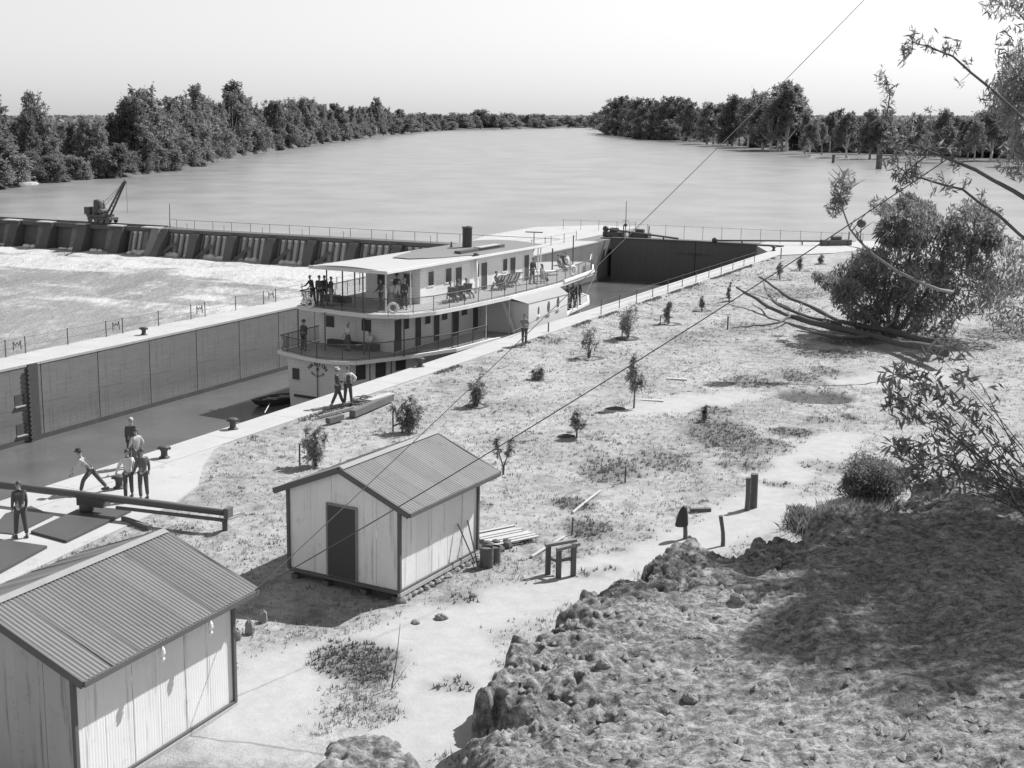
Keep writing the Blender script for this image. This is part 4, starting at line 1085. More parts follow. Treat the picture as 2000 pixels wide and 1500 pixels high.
# roof, lightly cambered
m = MB(); rings = []
for s in (1.75, 6, 12, 18, 21.6):
    up_ = [(s, -t, ZR+.16*(1-(t/2.9)**2)+.02*math.sin(s)) for t in (2.9, 1.9, .8, 0, -.8, -1.9, -2.8)]
    dn = [(s, -t, ZR-.14+.10*(1-(t/2.9)**2)) for t in (-2.8, -1.9, -.8, 0, .8, 1.9, 2.9)]
    rings.append(up_+dn)
m.loft(rings); m.build('roof', M_roofw, ship)
m = MB()
m.loft([[(s, -t, ZR+.175*(1-(t/2.95)**2)+.02*math.sin(s)+.022) for t in (t1, t1*.6+t0*.4, t1*.3+t0*.7, t0)] for s, t0, t1 in ((7.2, -.4, .9), (9.5, -1.2, 1.9), (12.0, -2.0, 2.3), (12.6, -2.6, 2.86), (17, -2.7, 2.86), (21.55, -2.7, 2.86))], False, False)
m.build('roof_felt', M_roofg, ship)
MB().beam((1.72, -2.9, ZR-.03), (1.72, 2.8, ZR-.03), .06, .20).build('roof_fascia', M_cream, ship)
MB().beam((1.75, -2.93, ZR-.03), (21.6, -2.93, ZR-.03), .05, .16).build('roof_fascia', M_white, ship)
for s, t in ((2.1, -1.75), (2.1, .35), (2.1, .95), (2.1, 2.6), (4.6, 2.7), (4.6, -2.4), (20.9, 2.7), (21.3, 2.7), (21.3, -2.4)):
    MB().tube([(s, -t, ZU), (s, -t, ZR-.1)], .045, 7).build('roof_post', M_cream if t > 1.5 else M_dark, ship)
MB().cbox((3.0, 1.6, 1.75+.2), (.5, 1.8, .4)).build('deck_bench', M_door, ship)
# funnel, pipe, roof gear
fn = MB().lathe([(.31, ZR+.02), (.33, ZR+.2), (.33, 5.46), (.37, 5.48), (.37, 5.56), (.32, 5.58), (.27, 5.56), (.27, 5.2)], 20, (15.7, -.0, 0)).build('funnel', mat('sooty funnel', .075, rough=.5, spec=.4, var=.3, scale=1.2, stretch=(1, 1, .4)), ship, True)
MB().tube([(15.1, .9, ZR), (15.1, .9, 4.55)], [.12, .04], 7).build('roof_vent', M_dark, ship)
pp = MB().tube([(12.3, -2.75, ZU), (12.3, -2.75, 3.95)], .10, 9).build('waste_pipe', M_white, ship, True)
link('pipe_cap', MB().lathe([(.11, 3.9), (.2, 4.02), (.2, 4.18), (.1, 4.24)], 10, (12.3, -2.75, 0)).mesh('pipe_cap', M_dark, True), pp)
MB().box(12.0, 17.8, -1.75, -1.25, ZR+.10, ZR+.30).build('roof_spar_box', M_dark, ship)
MB().box(14.4, 17.2, -1.80, -1.3, ZR+.305, ZR+.36).build('roof_plank', M_plank, ship)
# paddle boxes
for sd in (1, -1):
    prof = [(12.9, -.9), (12.9, 1.02), (18.5, 1.12), (18.9, -.9)]
    y0, y1 = -sd*6.3, -sd*2.85
    m = MB()
    a_ = [(13.0, y0, -1.55), (18.5, y0, -1.55), (18.5, y0, 1.08), (13.0, y0, 1.08)]
    b_ = [(12.7, y1, -1.55), (18.9, y1, -1.55), (18.9, y1, ZU-.17), (12.7, y1, ZU-.17)]
    m.loft([a_, b_]); pbx = m.build('paddle_box', M_white, ship)
    m = MB(); m.add([(12.85, y0*1.005, 1.11), (18.6, y0*1.005, 1.11), (19.6, -sd*5.0, ZU-.13), (12.2, -sd*5.32, ZU-.13)], [(0, 1, 2, 3)]); link('box_roof', m.mesh('box_roof', mat('grey painted box roof', .33, var=.15, scale=.8)), pbx)
    for s, zc, wd, hh in ((14.35, .50, .07, .26), (15.75, .58, .15, .36), (17.1, .72, .15, .36)):
        m = MB(); pts = [(s+wd*math.cos(t*.524), -sd*6.33, zc+hh*math.sin(t*.524)) for t in range(12)]
        m.add(pts+[(p[0], p[1]+sd*.05, p[2]) for p in pts], [tuple(range(12))]+[(i, (i+1) % 12, 12+(i+1) % 12, 12+i) for i in range(12)]); link('porthole', m.mesh('porthole', M_glass), pbx)
        m = MB().box(s-wd-.1, s+wd+.1, -sd*6.36-.02, -sd*6.36+.03, zc-hh-.16, zc-hh-.10); link('porthole_sill', m.mesh('porthole_sill', M_cream), pbx)
    MB().beam((12.4, -sd*4.6, ZU-.2), (12.6, -sd*5.6, -1.0), .25, .12).build('box_brace', M_cream, ship)
# bow fittings
MB().lathe([(.25, ZU), (.25, ZU+.5), (.4, ZU+.55), (.4, ZU+.7), (.2, ZU+.8)], 12, (30.3, 0, 0)).build('capstan', M_dark, ship, True)
MB().beam((21.4, -1.4, ZU+.45), (24.5, -2.6, ZU+.25), .5, .07).build('gangplank', M_white, ship)
MB().tube([(26.0, -1.2, ZU), (26, -1.2, 3.3)], .055, 7).build('bow_post', M_dark, ship)
MB().tube([(30.6, -.6, ZU), (30.6, -.6, 3.9)], .05, 7).build('jack_staff', M_dark, ship)
MB().box(22.5, 30, 3.2, 3.25, ZU+.1, ZU+.8).build('bow_bulwark', M_cream, ship)
MB().beam((27.3, -3.7, ZU+.75), (31.0, -2.0, ZU+.82), .12, .14).build('bow_handrail', M_white, ship)
MB().cbox((21.5, .3, 2.6), (.25, 1.2, 2.0)).build('wheelhouse_screen', M_dark, ship)
# lifebuoys hang on the rails
for lb, p, nrm in (('weathered grey lifebuoy on the upper rail beside the dark suited group', BW(.72, -2.0, 1.95), -UB), ('white lifebuoy on the upper deck rail at the rounded stern corner', BW(1.35, 3.62, 2.0), (-UB+VB*.9)), ('white lifebuoy hanging on the bow rail of the steamer', BW(22.5, 4.65, 2.25), VB-UB*.3)):
    t = thing('lifebuoy', lb, 'lifebuoy', p)
    m_ = M_cream if 'grey' in lb else M_white
    MB().torus((0, 0, 0), .27, .085, nrm, 24, 8).build('buoy_ring', m_, t, True)
    n = Vector(nrm).normalized(); s = n.cross(Vector((0, 0, 1))).normalized(); g = MB()
    for k in range(4):
        a_ = math.pi/4+k*math.pi/2; c = (s*math.cos(a_)+Vector((0, 0, 1))*math.sin(a_)); g.torus(c*.27, .096, .012, s*-math.sin(a_)+Vector((0, 0, 1))*math.cos(a_), 12, 4)
    g.build('grab_line', M_rope, t)
# deck chairs
M_canvas = mat('striped canvas light', .62, var=.1); M_canvasd = mat('dark canvas stripe', .14, var=.2)
def deck_chair(lb, s, t, rot, striped=True):
    ch = thing('deck_chair', lb, 'deck chair', BW(s, t, ZU), BROT+rot)
    f = MB()
    for x in (-.28, .28):
        f.beam((x, .55, .02), (x, -.62, .98), .04, .04); f.beam((x*.9, -.45, .02), (x*.9, .5, .48), .04, .04)
    f.beam((-.28, -.62, .98), (.28, -.62, .98), .04, .04).beam((-.26, .5, .48), (.26, .5, .48), .04, .04); f.build('chair_frame', M_timber, ch)
    for i in range(5):
        x0, x1 = -.25+i*.1, -.25+i*.1+.1; m = MB(); vs = []
        for k in range(9):
            g = k/8; y = -.62+g*1.12; z = .98-.5*g-.34*math.sin(math.pi*g)
            vs += [(x0, y, z), (x1, y, z)]
        m.add(vs, [(2*k, 2*k+1, 2*k+3, 2*k+2) for k in range(8)]); m.build('canvas_strip', (M_canvasd if i % 2 else M_canvas) if striped else M_canvasd, ch)
    return ch
deck_chair('striped canvas deck chair left of the row of three against the cabin', 15.0, 3.0, R(-35))
deck_chair('striped canvas deck chair in the middle of the row of three', 16.0, 3.0, R(-35))
deck_chair('striped canvas deck chair at the right of the row of three', 17.0, 3.0, R(-35))
deck_chair('dark canvas deck chair empty beside the seated passengers', 7.9, 3.6, R(-50), False)
deck_chair('dark canvas deck chair under the passenger with the hat', 8.9, 3.5, R(-50), False)
deck_chair('dark canvas deck chair nearest the white waste pipe', 10.0, 3.4, R(-50), False)
# dinghy tied at the stern
dg = thing('rowing_dinghy', 'small dark rowing dinghy tied at the steamer stern', 'dinghy', W(64.9, -46.9, -4.25), BROT+R(168))
rings_o = []; rings_i = []
for z, k in ((-.15, .55), (.05, .82), (.38, 1.0)):
    rings_o.append([(1.95*math.cos(t)*k*(1 if math.cos(t) > 0 else .8), .72*math.sin(t)*k*(1-.45*max(0, math.cos(t))**2), z+.10*max(0, math.cos(t))**3) for t in [2*math.pi*i/20 for i in range(20)]])
for z, k in ((.38, .93), (.06, .70)):
    rings_i.append([(1.95*math.cos(t)*k*(1 if math.cos(t) > 0 else .8), .72*math.sin(t)*k*(1-.45*max(0, math.cos(t))**2), z+.10*max(0, math.cos(t))**3) for t in [2*math.pi*i/20 for i in range(20)]])
MB().loft(rings_o+rings_i).build('dinghy_hull', M_black, dg)
MB().box(.1, .35, -.55, .55, .26, .30).box(-.9, -.6, -.55, .55, .26, .30).build('thwart', M_timber, dg)
MB().beam((.9, -.2, .30), (-.8, .3, .36), .07, .05).build('oar', M_plank, dg)
p, q = W(64.5, -47.1, -3.9), W(46.3, -34.1, .03)
tag(MB().tube([at(527, 788, -3.9), at(517, 806, -1.8)], .025, 5).build('mooring_rope', M_rope), 'short pale mooring rope from the dinghy towards the lock wall', 'rope')
tag(MB().tube([BW(29.5, 3.2, 1.4), BW(20.0, 6.9, .9), W(71.0, -33.9, .35)], .022, 5).build('mooring_rope', M_dark), 'dark mooring line from the steamer bow past the paddle box', 'rope')
# ------------------------------------------------------------------ people: one skinned body each, clothes as children
QUEUE = []
def skin_object(name, J, edges, rad, root, mat_, parent, sub=1, extra=None):
    me = bpy.data.meshes.new('tmp'); names = list(J)
    used = []
    for e in edges:
        for k in e:
            if k not in used: used.append(k)
    idx = {k: i for i, k in enumerate(used)}
    me.from_pydata([tuple(J[k]) for k in used], [(idx[a], idx[b]) for a, b in edges], [])
    o = bpy.data.objects.new('tmp', me); COL.objects.link(o)
    o.modifiers.new('skin', 'SKIN').use_smooth_shade = True
    sv = me.skin_vertices[0].data
    for k in used:
        r = rad[k]; sv[idx[k]].radius = r if hasattr(r, '__len__') else (r, r); sv[idx[k]].use_root = (k == root)
    s = o.modifiers.new('sub', 'SUBSURF'); s.levels = sub; s.render_levels = sub
    QUEUE.append((o, name, mat_, parent, extra))
def flush_people():
    dg_ = bpy.context.evaluated_depsgraph_get(); dg_.update()
    for o, name, mat_, parent, extra in QUEUE:
        me = bpy.data.meshes.new_from_object(o.evaluated_get(dg_))
        if extra is not None and extra.v:
            v0 = [tuple(v.co) for v in me.vertices]; f0 = [tuple(p.vertices) for p in me.polygons]
            n = len(v0); me2 = bpy.data.meshes.new(name)
            me2.from_pydata(v0+extra.v, [], f0+[tuple(i+n for i in f) for f in extra.f]); me = me2
        me.name = name; me.materials.clear(); me.materials.append(mat_)
        me.polygons.foreach_set('use_smooth', [True]*len(me.polygons)); me.update()
        link(name, me, parent)
    for o, *_ in QUEUE: bpy.data.objects.remove(o, do_unlink=True)
    QUEUE.clear()

CLOTH = {}
def cloth(v):
    if v not in CLOTH: CLOTH[v] = mat('cloth %d' % round(v*100), max(v, .05)+.035, rough=.9, spec=.1, var=.3, scale=5, fine=26)
    return CLOTH[v]
def person(label, loc, az, top=.06, legs=.07, hat=None, hair=M_hair, lean=0, leg=((4, 4), (-4, 2)), arm=((6, 8, 12), (-4, 8, 10)), scale=1.0, coat=False, seat=None, spread=4, skirt=False, group=None, head=0, waistcoat=None):
    t = thing('person', label, 'person', loc, -R(az), group); t.scale = (scale,)*3
    J = {}; L = R(lean)
    def sag(base, ang, ln, x=0.0): return Vector((base[0]+x, base[1]+ln*math.sin(ang), base[2]-ln*math.cos(ang)))
    J['pelvis'] = Vector((0, 0, 0))
    up = Vector((0, math.sin(L), math.cos(L)))
    J['belly'] = up*.17; J['chest'] = up*.38; J['neck0'] = up*.50
    hl = L*.6+R(head); hu = Vector((0, math.sin(hl), math.cos(hl)))
    J['neck'] = J['neck0']+hu*.07; J['jaw'] = J['neck']+hu*.07+Vector((0, .02, 0)); J['skull'] = J['neck']+hu*.17+Vector((0, .005, 0)); J['crown'] = J['neck']+hu*.235
    low = 9
    for s, nm, (h, k) in ((-1, 'L', leg[0]), (1, 'R', leg[1])):
        J['hip'+nm] = Vector((s*.095, 0, -.05)); sp = math.sin(R(spread))*s
        J['knee'+nm] = sag(J['hip'+nm], R(h), .43, sp*.43); J['ank'+nm] = sag(J['knee'+nm], R(h-k), .41, sp*.41)
        fa_ = R(h-k)*.4; J['toe'+nm] = J['ank'+nm]+Vector((s*.03, .17*math.cos(fa_), -.05+.17*math.sin(fa_)*.3))
        J['heel'+nm] = J['ank'+nm]+Vector((0, -.03, -.045)); low = min(low, J['ank'+nm].z)
    for s, nm, (sw, ab_, el) in ((-1, 'L', arm[0]), (1, 'R', arm[1])):
        J['sho'+nm] = J['neck0']+Vector((s*.175, 0, -.035)); a1 = R(sw); a2 = R(sw+el); b1 = R(ab_)
        J['elb'+nm] = J['sho'+nm]+Vector((s*math.sin(b1)*.29, math.sin(a1)*math.cos(b1)*.29, -math.cos(a1)*math.cos(b1)*.29))
        b2 = b1*.3 if el < 60 else -R(18)
        d = Vector((s*math.sin(b2), math.sin(a2)*math.cos(b2), -math.cos(a2)*math.cos(b2)))
        J['wri'+nm] = J['elb'+nm]+d*.25; J['palm'+nm] = J['wri'+nm]+d*.09; J['_d'+nm] = d
    dz = (seat if seat is not None else .09-low)
    for k in J:
        if not k.startswith('_'): J[k] = J[k]+Vector((0, 0, dz))
    rad = dict(pelvis=(.135, .10), belly=(.125, .095), chest=(.155, .105), neck0=(.075, .065), neck=.052, jaw=(.062, .07), skull=(.078, .09), crown=.055)
    for nm in 'LR':
        rad.update({'hip'+nm: .095, 'knee'+nm: .06, 'ank'+nm: .042, 'toe'+nm: (.04, .03), 'heel'+nm: .038, 'sho'+nm: .065, 'elb'+nm: .043, 'wri'+nm: .030, 'palm'+nm: (.042, .022)})
    tr = [('pelvis', 'belly'), ('belly', 'chest'), ('chest', 'neck0')]
    E_ = tr+[('neck0', 'neck'), ('neck', 'jaw'), ('jaw', 'skull'), ('skull', 'crown')]
    for nm in 'LR':
        E_ += [('pelvis', 'hip'+nm), ('hip'+nm, 'knee'+nm), ('knee'+nm, 'ank'+nm), ('ank'+nm, 'toe'+nm), ('chest', 'sho'+nm), ('sho'+nm, 'elb'+nm), ('elb'+nm, 'wri'+nm), ('wri'+nm, 'palm'+nm)]
    ex = MB()
    f = Vector((0, math.cos(hl), -math.sin(hl)))
    c = J['jaw'].lerp(J['skull'], .55)
    ex.tube([c+f*.075+hu*.03, c+f*.105-hu*.012, c+f*.08-hu*.02], [.010, .016, .010], 5)          # nose
    for s in (-1, 1):
        ex.ball(tuple(c+Vector((s*.082, -.005, 0))), (.012, .025, .034), 6, 4)                     # ears
        ex.ball(tuple(c+f*.080+hu*.03+Vector((s*.032, 0, 0))), (.014, .010, .009), 6, 4)           # eyes
    ex.ball(tuple(c+f*.078-hu*.052), (.026, .012, .008), 6, 4)                                     # mouth
    for nm, s in (('L', -1), ('R', 1)):
        d = J['_d'+nm]; sd = d.cross(Vector((1, 0, 0)));
        if sd.length < .1: sd = d.cross(Vector((0, 1, 0)))
        sd.normalize(); pn = d.cross(sd)
        for q, ln in ((-1.5, .07), (-.5, .085), (.5, .08), (1.5, .06)):
            b_ = J['palm'+nm]+sd*q*.018+d*.01; k1 = b_+d*ln*.5+pn*.008*s*-1; k2 = k1+d*ln*.42+pn*.022*s*-1
            ex.tube([b_, k1, k2], [.010, .009, .007], 5)
        b_ = J['wri'+nm]+d*.03+sd*.03; ex.tube([b_, b_+d*.04+sd*.025, b_+d*.075+sd*.03], [.012, .010, .008], 5)
    skin_object('body', J, E_, rad, 'pelvis', M_skin, t, 1, ex)
    # clothes
    rt = {k: (tuple(v_+.014 for v_ in v) if hasattr(v, '__len__') else v+.014) for k, v in rad.items()}
    rt['pelvis'] = (.155, .12) if coat else (.14, .108)
    te = list(tr)
    if coat:
        J['skirt0'] = J['pelvis']+Vector((0, -.01, -.22)); rt['skirt0'] = (.18, .13); te.append(('pelvis', 'skirt0'))
    for nm in 'LR':
        J['cuff'+nm] = J['elb'+nm].lerp(J['wri'+nm], .92); rt['cuff'+nm] = .040
        te += [('chest', 'sho'+nm), ('sho'+nm, 'elb'+nm), ('elb'+nm, 'cuff'+nm)]
    skin_object('jacket' if top < .2 or coat else 'shirt', J, te, rt, 'belly', cloth(top), t)
    if waistcoat is not None:
        rw = dict(rt); 
        for k in ('pelvis', 'belly', 'chest'): rw[k] = tuple(v_+.016 for v_ in rt[k])
        rw['neck0'] = (.09, .08); skin_object('waistcoat', J, tr, rw, 'belly', cloth(waistcoat), t)
    if skirt:
        m = MB(); p0 = J['pelvis']; rings = []
        for f_, r_ in ((.0, .15), (.2, .21), (.5, .26), (.62, .28)): rings.append([(p0.x+r_*math.cos(k*.524), p0.y+.0+r_*.85*math.sin(k*.524), p0.z+.05-f_) for k in range(12)])
        m.loft(rings); m.build('skirt', cloth(legs), t, True)
    else:
        rl_ = dict(rt)
        for nm in 'LR':
            J['hem'+nm] = J['knee'+nm].lerp(J['ank'+nm], .93); rl_['hem'+nm] = .070; rl_['knee'+nm] = .082; rl_['hip'+nm] = .108
        rl_['pelvis'] = (.132, .105)
        skin_object('trousers', J, [(a, b) for nm in 'LR' for a, b in (('pelvis', 'hip'+nm), ('hip'+nm, 'knee'+nm), ('knee'+nm, 'hem'+nm))], rl_, 'pelvis', cloth(legs), t)
    for nm in 'LR':
        sh = MB(); a_, b_ = J['ank'+nm], J['toe'+nm]; d = (b_-a_); d.z = 0; d.normalize(); s_ = Vector((d.y, -d.x, 0)); rings = []
        for f_, w_, z0_, z1_ in ((-.08, .03, -.09, .0), (-.03, .045, -.09, .03), (.07, .045, -.09, .0), (.16, .05, -.09, -.03), (.22, .03, -.085, -.05)):
            rings.append([a_+d*f_+s_*w_+Vector((0, 0, z0_)), a_+d*f_-s_*w_+Vector((0, 0, z0_)), a_+d*f_-s_*w_*.7+Vector((0, 0, z1_)), a_+d*f_+s_*w_*.7+Vector((0, 0, z1_))])
        sh.loft(rings); sh.build('shoe', M_black, t)
    hd_ = MB(); c = J['skull']
    rot = Matrix.Rotation(-hl, 4, 'X')
    hh = MB(); hh.ball((0, -.012, .02), (.088, .10, .085), 12, 7)
    hh.v = [v for v in hh.v]; hh.f = [q for q in hh.f if sum(hh.v[i][2]-.9*(hh.v[i][1]+.012)*(-1 if hh.v[i][1] < 0 else 1.2) for i in q)/len(q) > -.04]
    tf = Matrix.Translation(c) @ rot
    hh.v = [tuple(tf @ Vector(v)) for v in hh.v]; hh.build('hair', hair, t, True)
    if hat is not None:
        h = MB(); h.lathe([(.03, .0), (.165, .005), (.165, .014), (.10, .018), (.098, .085), (.085, .115), (.03, .105)], 14)
        h.v = [(x, y*1.12, z+.035) for x, y, z in h.v]; h.v = [tuple(tf @ Vector(v)) for v in h.v]; h.build('hat', cloth(hat), t, True)
    return t

STAND = ((5, 4), (-5, 2))
g0 = lambda x, y, z=0.0: at(x, y, z)
# on the apron and coping
person('man in dark waistcoat and hat bending low to crank the gate gear', g0(180, 962), -92, .50, .07, hat=.05, lean=42, leg=((38, 24), (-34, 4)), arm=((18, 10, 28), (34, 12, 14)), waistcoat=.06, spread=5, head=-14)
person('man in white shirt and dark trousers stepping past the iron bollard', g0(252, 974), -20, .62, .07, lean=6, leg=((-20, 4), (22, 6)), arm=((12, 26, 30), (10, 16, 20)))
person('man in dark shirt and trousers with his back turned beside the white shirted man', g0(281, 975), -25, .11, .08, lean=2, leg=((-8, 18), (6, 3)), arm=((10, 10, 30), (4, 12, 22)))
person('tall pale haired man in long dark coat at the edge of the lock', g0(259, 912), 10, .055, .06, hair=M_plank, lean=2, coat=True, leg=STAND, scale=1.06)
person('boy in light shirt standing in front of the tall man in the dark coat', g0(268, 922), -40, .40, .10, leg=STAND, arm=((-10, 24, 70), (-14, 26, 75)), scale=.92)
person('man in dark suit standing over the hatch lids at the left edge', g0(42, 1050), -30, .055, .06, leg=STAND, coat=True, arm=((2, 6, 20), (-2, 6, 20)), scale=1.02)
person('man in dark suit with legs apart leaning towards his companion by the log', g0(660, 793), 75, .06, .06, hat=.30, lean=-4, leg=((20, 0), (-22, 4)), arm=((20, 8, 60), (6, 8, 30)), spread=5)
person('man in white shirt with hand on hip talking beside the log', g0(680, 791), -20, .62, .06, leg=STAND, arm=((8, 8, 50), (-24, 42, 62)), waistcoat=.06)
person('man with folded arms and dark trousers standing alone on the coping by the paddle box', g0(1024, 674), -160, .20, .06, leg=((18, 2), (-14, 2)), arm=((14, 14, 95), (16, 14, 95)), scale=1.02)
# on the steamer, lower deck
person('man in dark coat standing at the stern corner of the lower deck', BW(.35, -2.2, ZL), -150, .055, .06, hat=.05, leg=STAND, coat=True)
person('passenger in white blouse and dark skirt by the lower deck bench', BW(1.7, .1, ZL), -140, .66, .10, hat=.70, leg=STAND, skirt=True, scale=.93, arm=((20, 8, 70), (10, 8, 30)))
person('passenger in white sitting low on the lower deck bench', BW(2.35, 1.3, ZL), -150, .66, .12, leg=((82, 80), (84, 82)), seat=.50, lean=8, arm=((30, 6, 40), (30, 6, 40)), scale=.92)
# upper deck, stern
q = ZU
person('leftmost of the dark suited group at the upper stern rail, elbow on the rail', at(611, 594, q), -60, .055, .055, leg=STAND, lean=18, arm=((30, 20, 40), (20, 8, 30)))
person('tallest of the dark suited group at the upper stern rail', at(624, 597, q), 20, .05, .05, leg=STAND, coat=True, scale=1.03)
person('second from right of the dark suited group at the upper stern rail', at(634, 595, q), -30, .055, .06, leg=STAND)
person('rightmost of the dark suited group at the upper stern rail with pale trousers', at(647, 598, q), 60, .055, .30, leg=STAND, arm=((-6, 10, 20), (-10, 14, 30)))
person('passenger with pale sleeves at the left of the crowd under the white roof corner', at(744, 603, q), -120, .10, .10, leg=STAND, arm=((20, 20, 50), (14, 16, 40)))
person('passenger in a white hat among the crowd under the white roof corner', at(764, 603, q), -170, .40, .24, hat=.74, leg=STAND, skirt=True, scale=.96)
person('dark dressed passenger behind the white hat in the crowd', at(775, 592, q), 160, .07, .07, hat=.06, leg=STAND)
person('passenger in pale shirt right of the white hat in the crowd', at(779, 603, q), 140, .50, .09, leg=STAND, scale=.97)
person('man in dark suit at the right of the crowd beside the pale cabin wall', at(790, 604, q), 200, .06, .06, leg=STAND, coat=True, scale=1.02)
seatp = dict(leg=((76, 60), (78, 62)), seat=.42, lean=-18, arm=((34, 8, 40), (30, 8, 50)))
person('passenger lounging in the dark deck chair nearest the crowd', BW(8.0, 3.55, ZU), 150, .12, .10, **seatp)
person('passenger in a wide hat slumped in a deck chair on the sunny side deck', BW(9.0, 3.5, ZU), 150, .09, .08, hat=.12, **seatp)
person('passenger in dark top sitting beside the white waste pipe', BW(10.2, 3.4, ZU), 150, .06, .35, **seatp)
person('passenger lying back in the row of striped deck chairs', BW(14.6, 3.1, ZU), 140, .14, .14, **seatp)
person('person in dark coat standing by the far cabin door on the upper deck', BW(18.6, 3.5, ZU), 140, .07, .14, leg=STAND, lean=8)
person('dark dressed person sitting on the deck by the gangplank', BW(20.4, 3.3, ZU), 120, .05, .05, leg=((70, 66), (72, 66)), seat=.36, arm=((30, 8, 40), (30, 8, 40)))
person('child in white beside the person at the far cabin door', BW(19.2, 4.0, ZU), 150, .66, .40, leg=STAND, scale=.68, skirt=True)
# bow, lower deck
person('man in dark jacket and pale trousers at the lower bow nearest the paddle box', BW(24.0, 3.45, ZL), 120, .09, .32, leg=STAND, lean=6)
person('passenger with white collar in the middle of the three at the lower bow', BW(25.5, 3.2, ZL), 140, .12, .16, leg=STAND, hair=M_plank)
person('passenger in white hat furthest forward at the lower bow', BW(26.9, 2.95, ZL), 160, .10, .14, hat=.72, leg=STAND)
person('passenger in grey reclining behind the bow handrail', BW(26.6, 1.6, ZU), 140, .20, .12, leg=((80, 60), (78, 60)), seat=.4, lean=-20, arm=((20, 10, 30), (20, 10, 30)))
person('passenger in pale clothes reclining at the bow handrail', BW(28.2, 1.4, ZU), 140, .52, .40, leg=((80, 60), (78, 60)), seat=.4, lean=-20, arm=((20, 10, 30), (20, 10, 30)))
# crane driver
person('crane driver standing on the black rail crane', W(WA+1.05, -121.2+.25, WT+.16+1.1), 100, .06, .06, leg=STAND)
flush_people()

# ------------------------------------------------------------------ leaves
def leaf_cards(cent, size, droop=0.0, aspect=2.0, seed=0, upright=0.0):
    """one small kinked leaf card per centre: arrays of verts and quads"""
    r = np.random.default_rng(seed); n = len(cent)
    d = r.normal(size=(n, 3)); d[:, 2] -= droop; d[:, 2] += upright; d /= np.linalg.norm(d, axis=1, keepdims=True)
    e = r.normal(size=(n, 3)); e -= (e*d).sum(1, keepdims=True)*d; e /= np.linalg.norm(e, axis=1, keepdims=True)
    s = (size*r.uniform(.6, 1.4, (n, 1)))
    L = d*s*aspect/2; S = e*s/2
    v = np.stack([cent-L, cent-L*.1+S, cent+L, cent+L*.1-S], 1).reshape(-1, 3)
    q = np.arange(n*4).reshape(-1, 4)
    return v, q
def blobs(r, centers, radii, counts, soft=False):
    out = []
    if soft:
        return np.concatenate([np.array(c)+np.clip(r.normal(size=(k, 3))*.52, -1.5, 1.5)*np.array(rad) for c, rad, k in zip(centers, radii, counts)])
    for c, rad, k in zip(centers, radii, counts):
        p = r.normal(size=(k, 3)); p /= np.linalg.norm(p, axis=1, keepdims=True); p *= r.uniform(.25, 1, (k, 1))**.5
        out.append(np.array(c)+p*np.array(rad))
    return np.concatenate(out)

# ------------------------------------------------------------------ river gums: a few kinds, copied along the banks
def gum_variant(seed, H=15.0, spread=4.2, low=.12, dens=1.0, bushy=False, pale=False):
    r = np.random.default_rng(seed); rr = random.Random(seed)
    nb = rr.randint(16, 22) if not bushy else rr.randint(12, 16)
    cs = []; rads = []; cnt = []
    for i in range(nb):
        f = low+(1-low)*((i+.5)/nb)**.85
        w = spread*(math.sin(math.pi*min(1, .25+f*.72))**.8)
        a = rr.uniform(0, 6.283); d = w*math.sqrt(rr.random())*.85
        rad = rr.uniform(.22, .38)*spread*1.1*(1.15-.5*f)
        cs.append((d*math.cos(a), d*math.sin(a), f*H-rad*.4)); rads.append((rad*1.05, rad*1.05, rad*rr.uniform(.65, 1.1))); cnt.append(int(300*dens*(rad/(.30*spread))**2))
    for i in range(int(nb*3)):                                   # small outlying tufts that break the outline
        f = rr.uniform(max(.1, low), 1.03); a = rr.uniform(0, 6.283); d = spread*rr.uniform(.5, 1.1)*(1-.55*max(0, f-.55)/.45)
        s_ = rr.uniform(.35, .8)
        cs.append((d*math.cos(a), d*math.sin(a), f*H)); rads.append((s_, s_, s_*rr.uniform(.7, 1.6))); cnt.append(int(40*dens))
    v, q = leaf_cards(blobs(r, cs, rads, cnt, True), .27, .8, 2.3, seed)
    v[:, 2] = np.maximum(v[:, 2], -.6)
    crown = np_mesh('crown', v, q, M_leaf)
    m = MB(); fork = H*rr.uniform(.16, .3); bend = rr.uniform(-.6, .6)
    m.tube([(0, 0, -1.5), (bend*.1, 0, fork*.5), (bend*.4, bend*.3, fork)], [.42, .33, .28], 7)
    for i in range(0, nb, 2):
        c = cs[i]; mid = ((bend*.4+c[0])*.5, (bend*.3+c[1])*.5, fork+(c[2]-fork)*.45)
        m.tube([(bend*.4, bend*.3, fork*.92), mid, c], [.20, .13, .05], 5)
    return crown, m.mesh('trunk', M_barkp if pale else M_bark, True)
GUMS = [gum_variant(100+i, 15, sp, lo, 1.0, False, i % 3 == 0) for i, (sp, lo) in enumerate(((4.4, .14), (3.7, .2), (5.0, .1), (3.3, .3), (4.6, .22), (4.0, .08)))]
FLOOD = [gum_variant(300+i, 15, sp, lo, .9, False, i != 1) for i, (sp, lo) in enumerate(((4.6, .36), (3.8, .42), (5.2, .32)))]
BUSHES = [gum_variant(200+i, 7, 4.2, .02, 1.0, True) for i in range(3)]
def gum(p, h, kind, label, group, name='gum_tree', cat='tree', sx=1.0):
    meshes = kind; H = 7.0 if kind in BUSHES else 15.0
    t = thing(name, label, cat, p, random.uniform(0, 6.28), group); s = h/H; t.scale = (s*sx, s*sx, s)
    link('crown', meshes[0], t); link('trunk', meshes[1], t); return t
rt_ = random.Random(77)
def prof(px, P): return float(np.interp(px, [p[0] for p in P], [p[1] for p in P]))
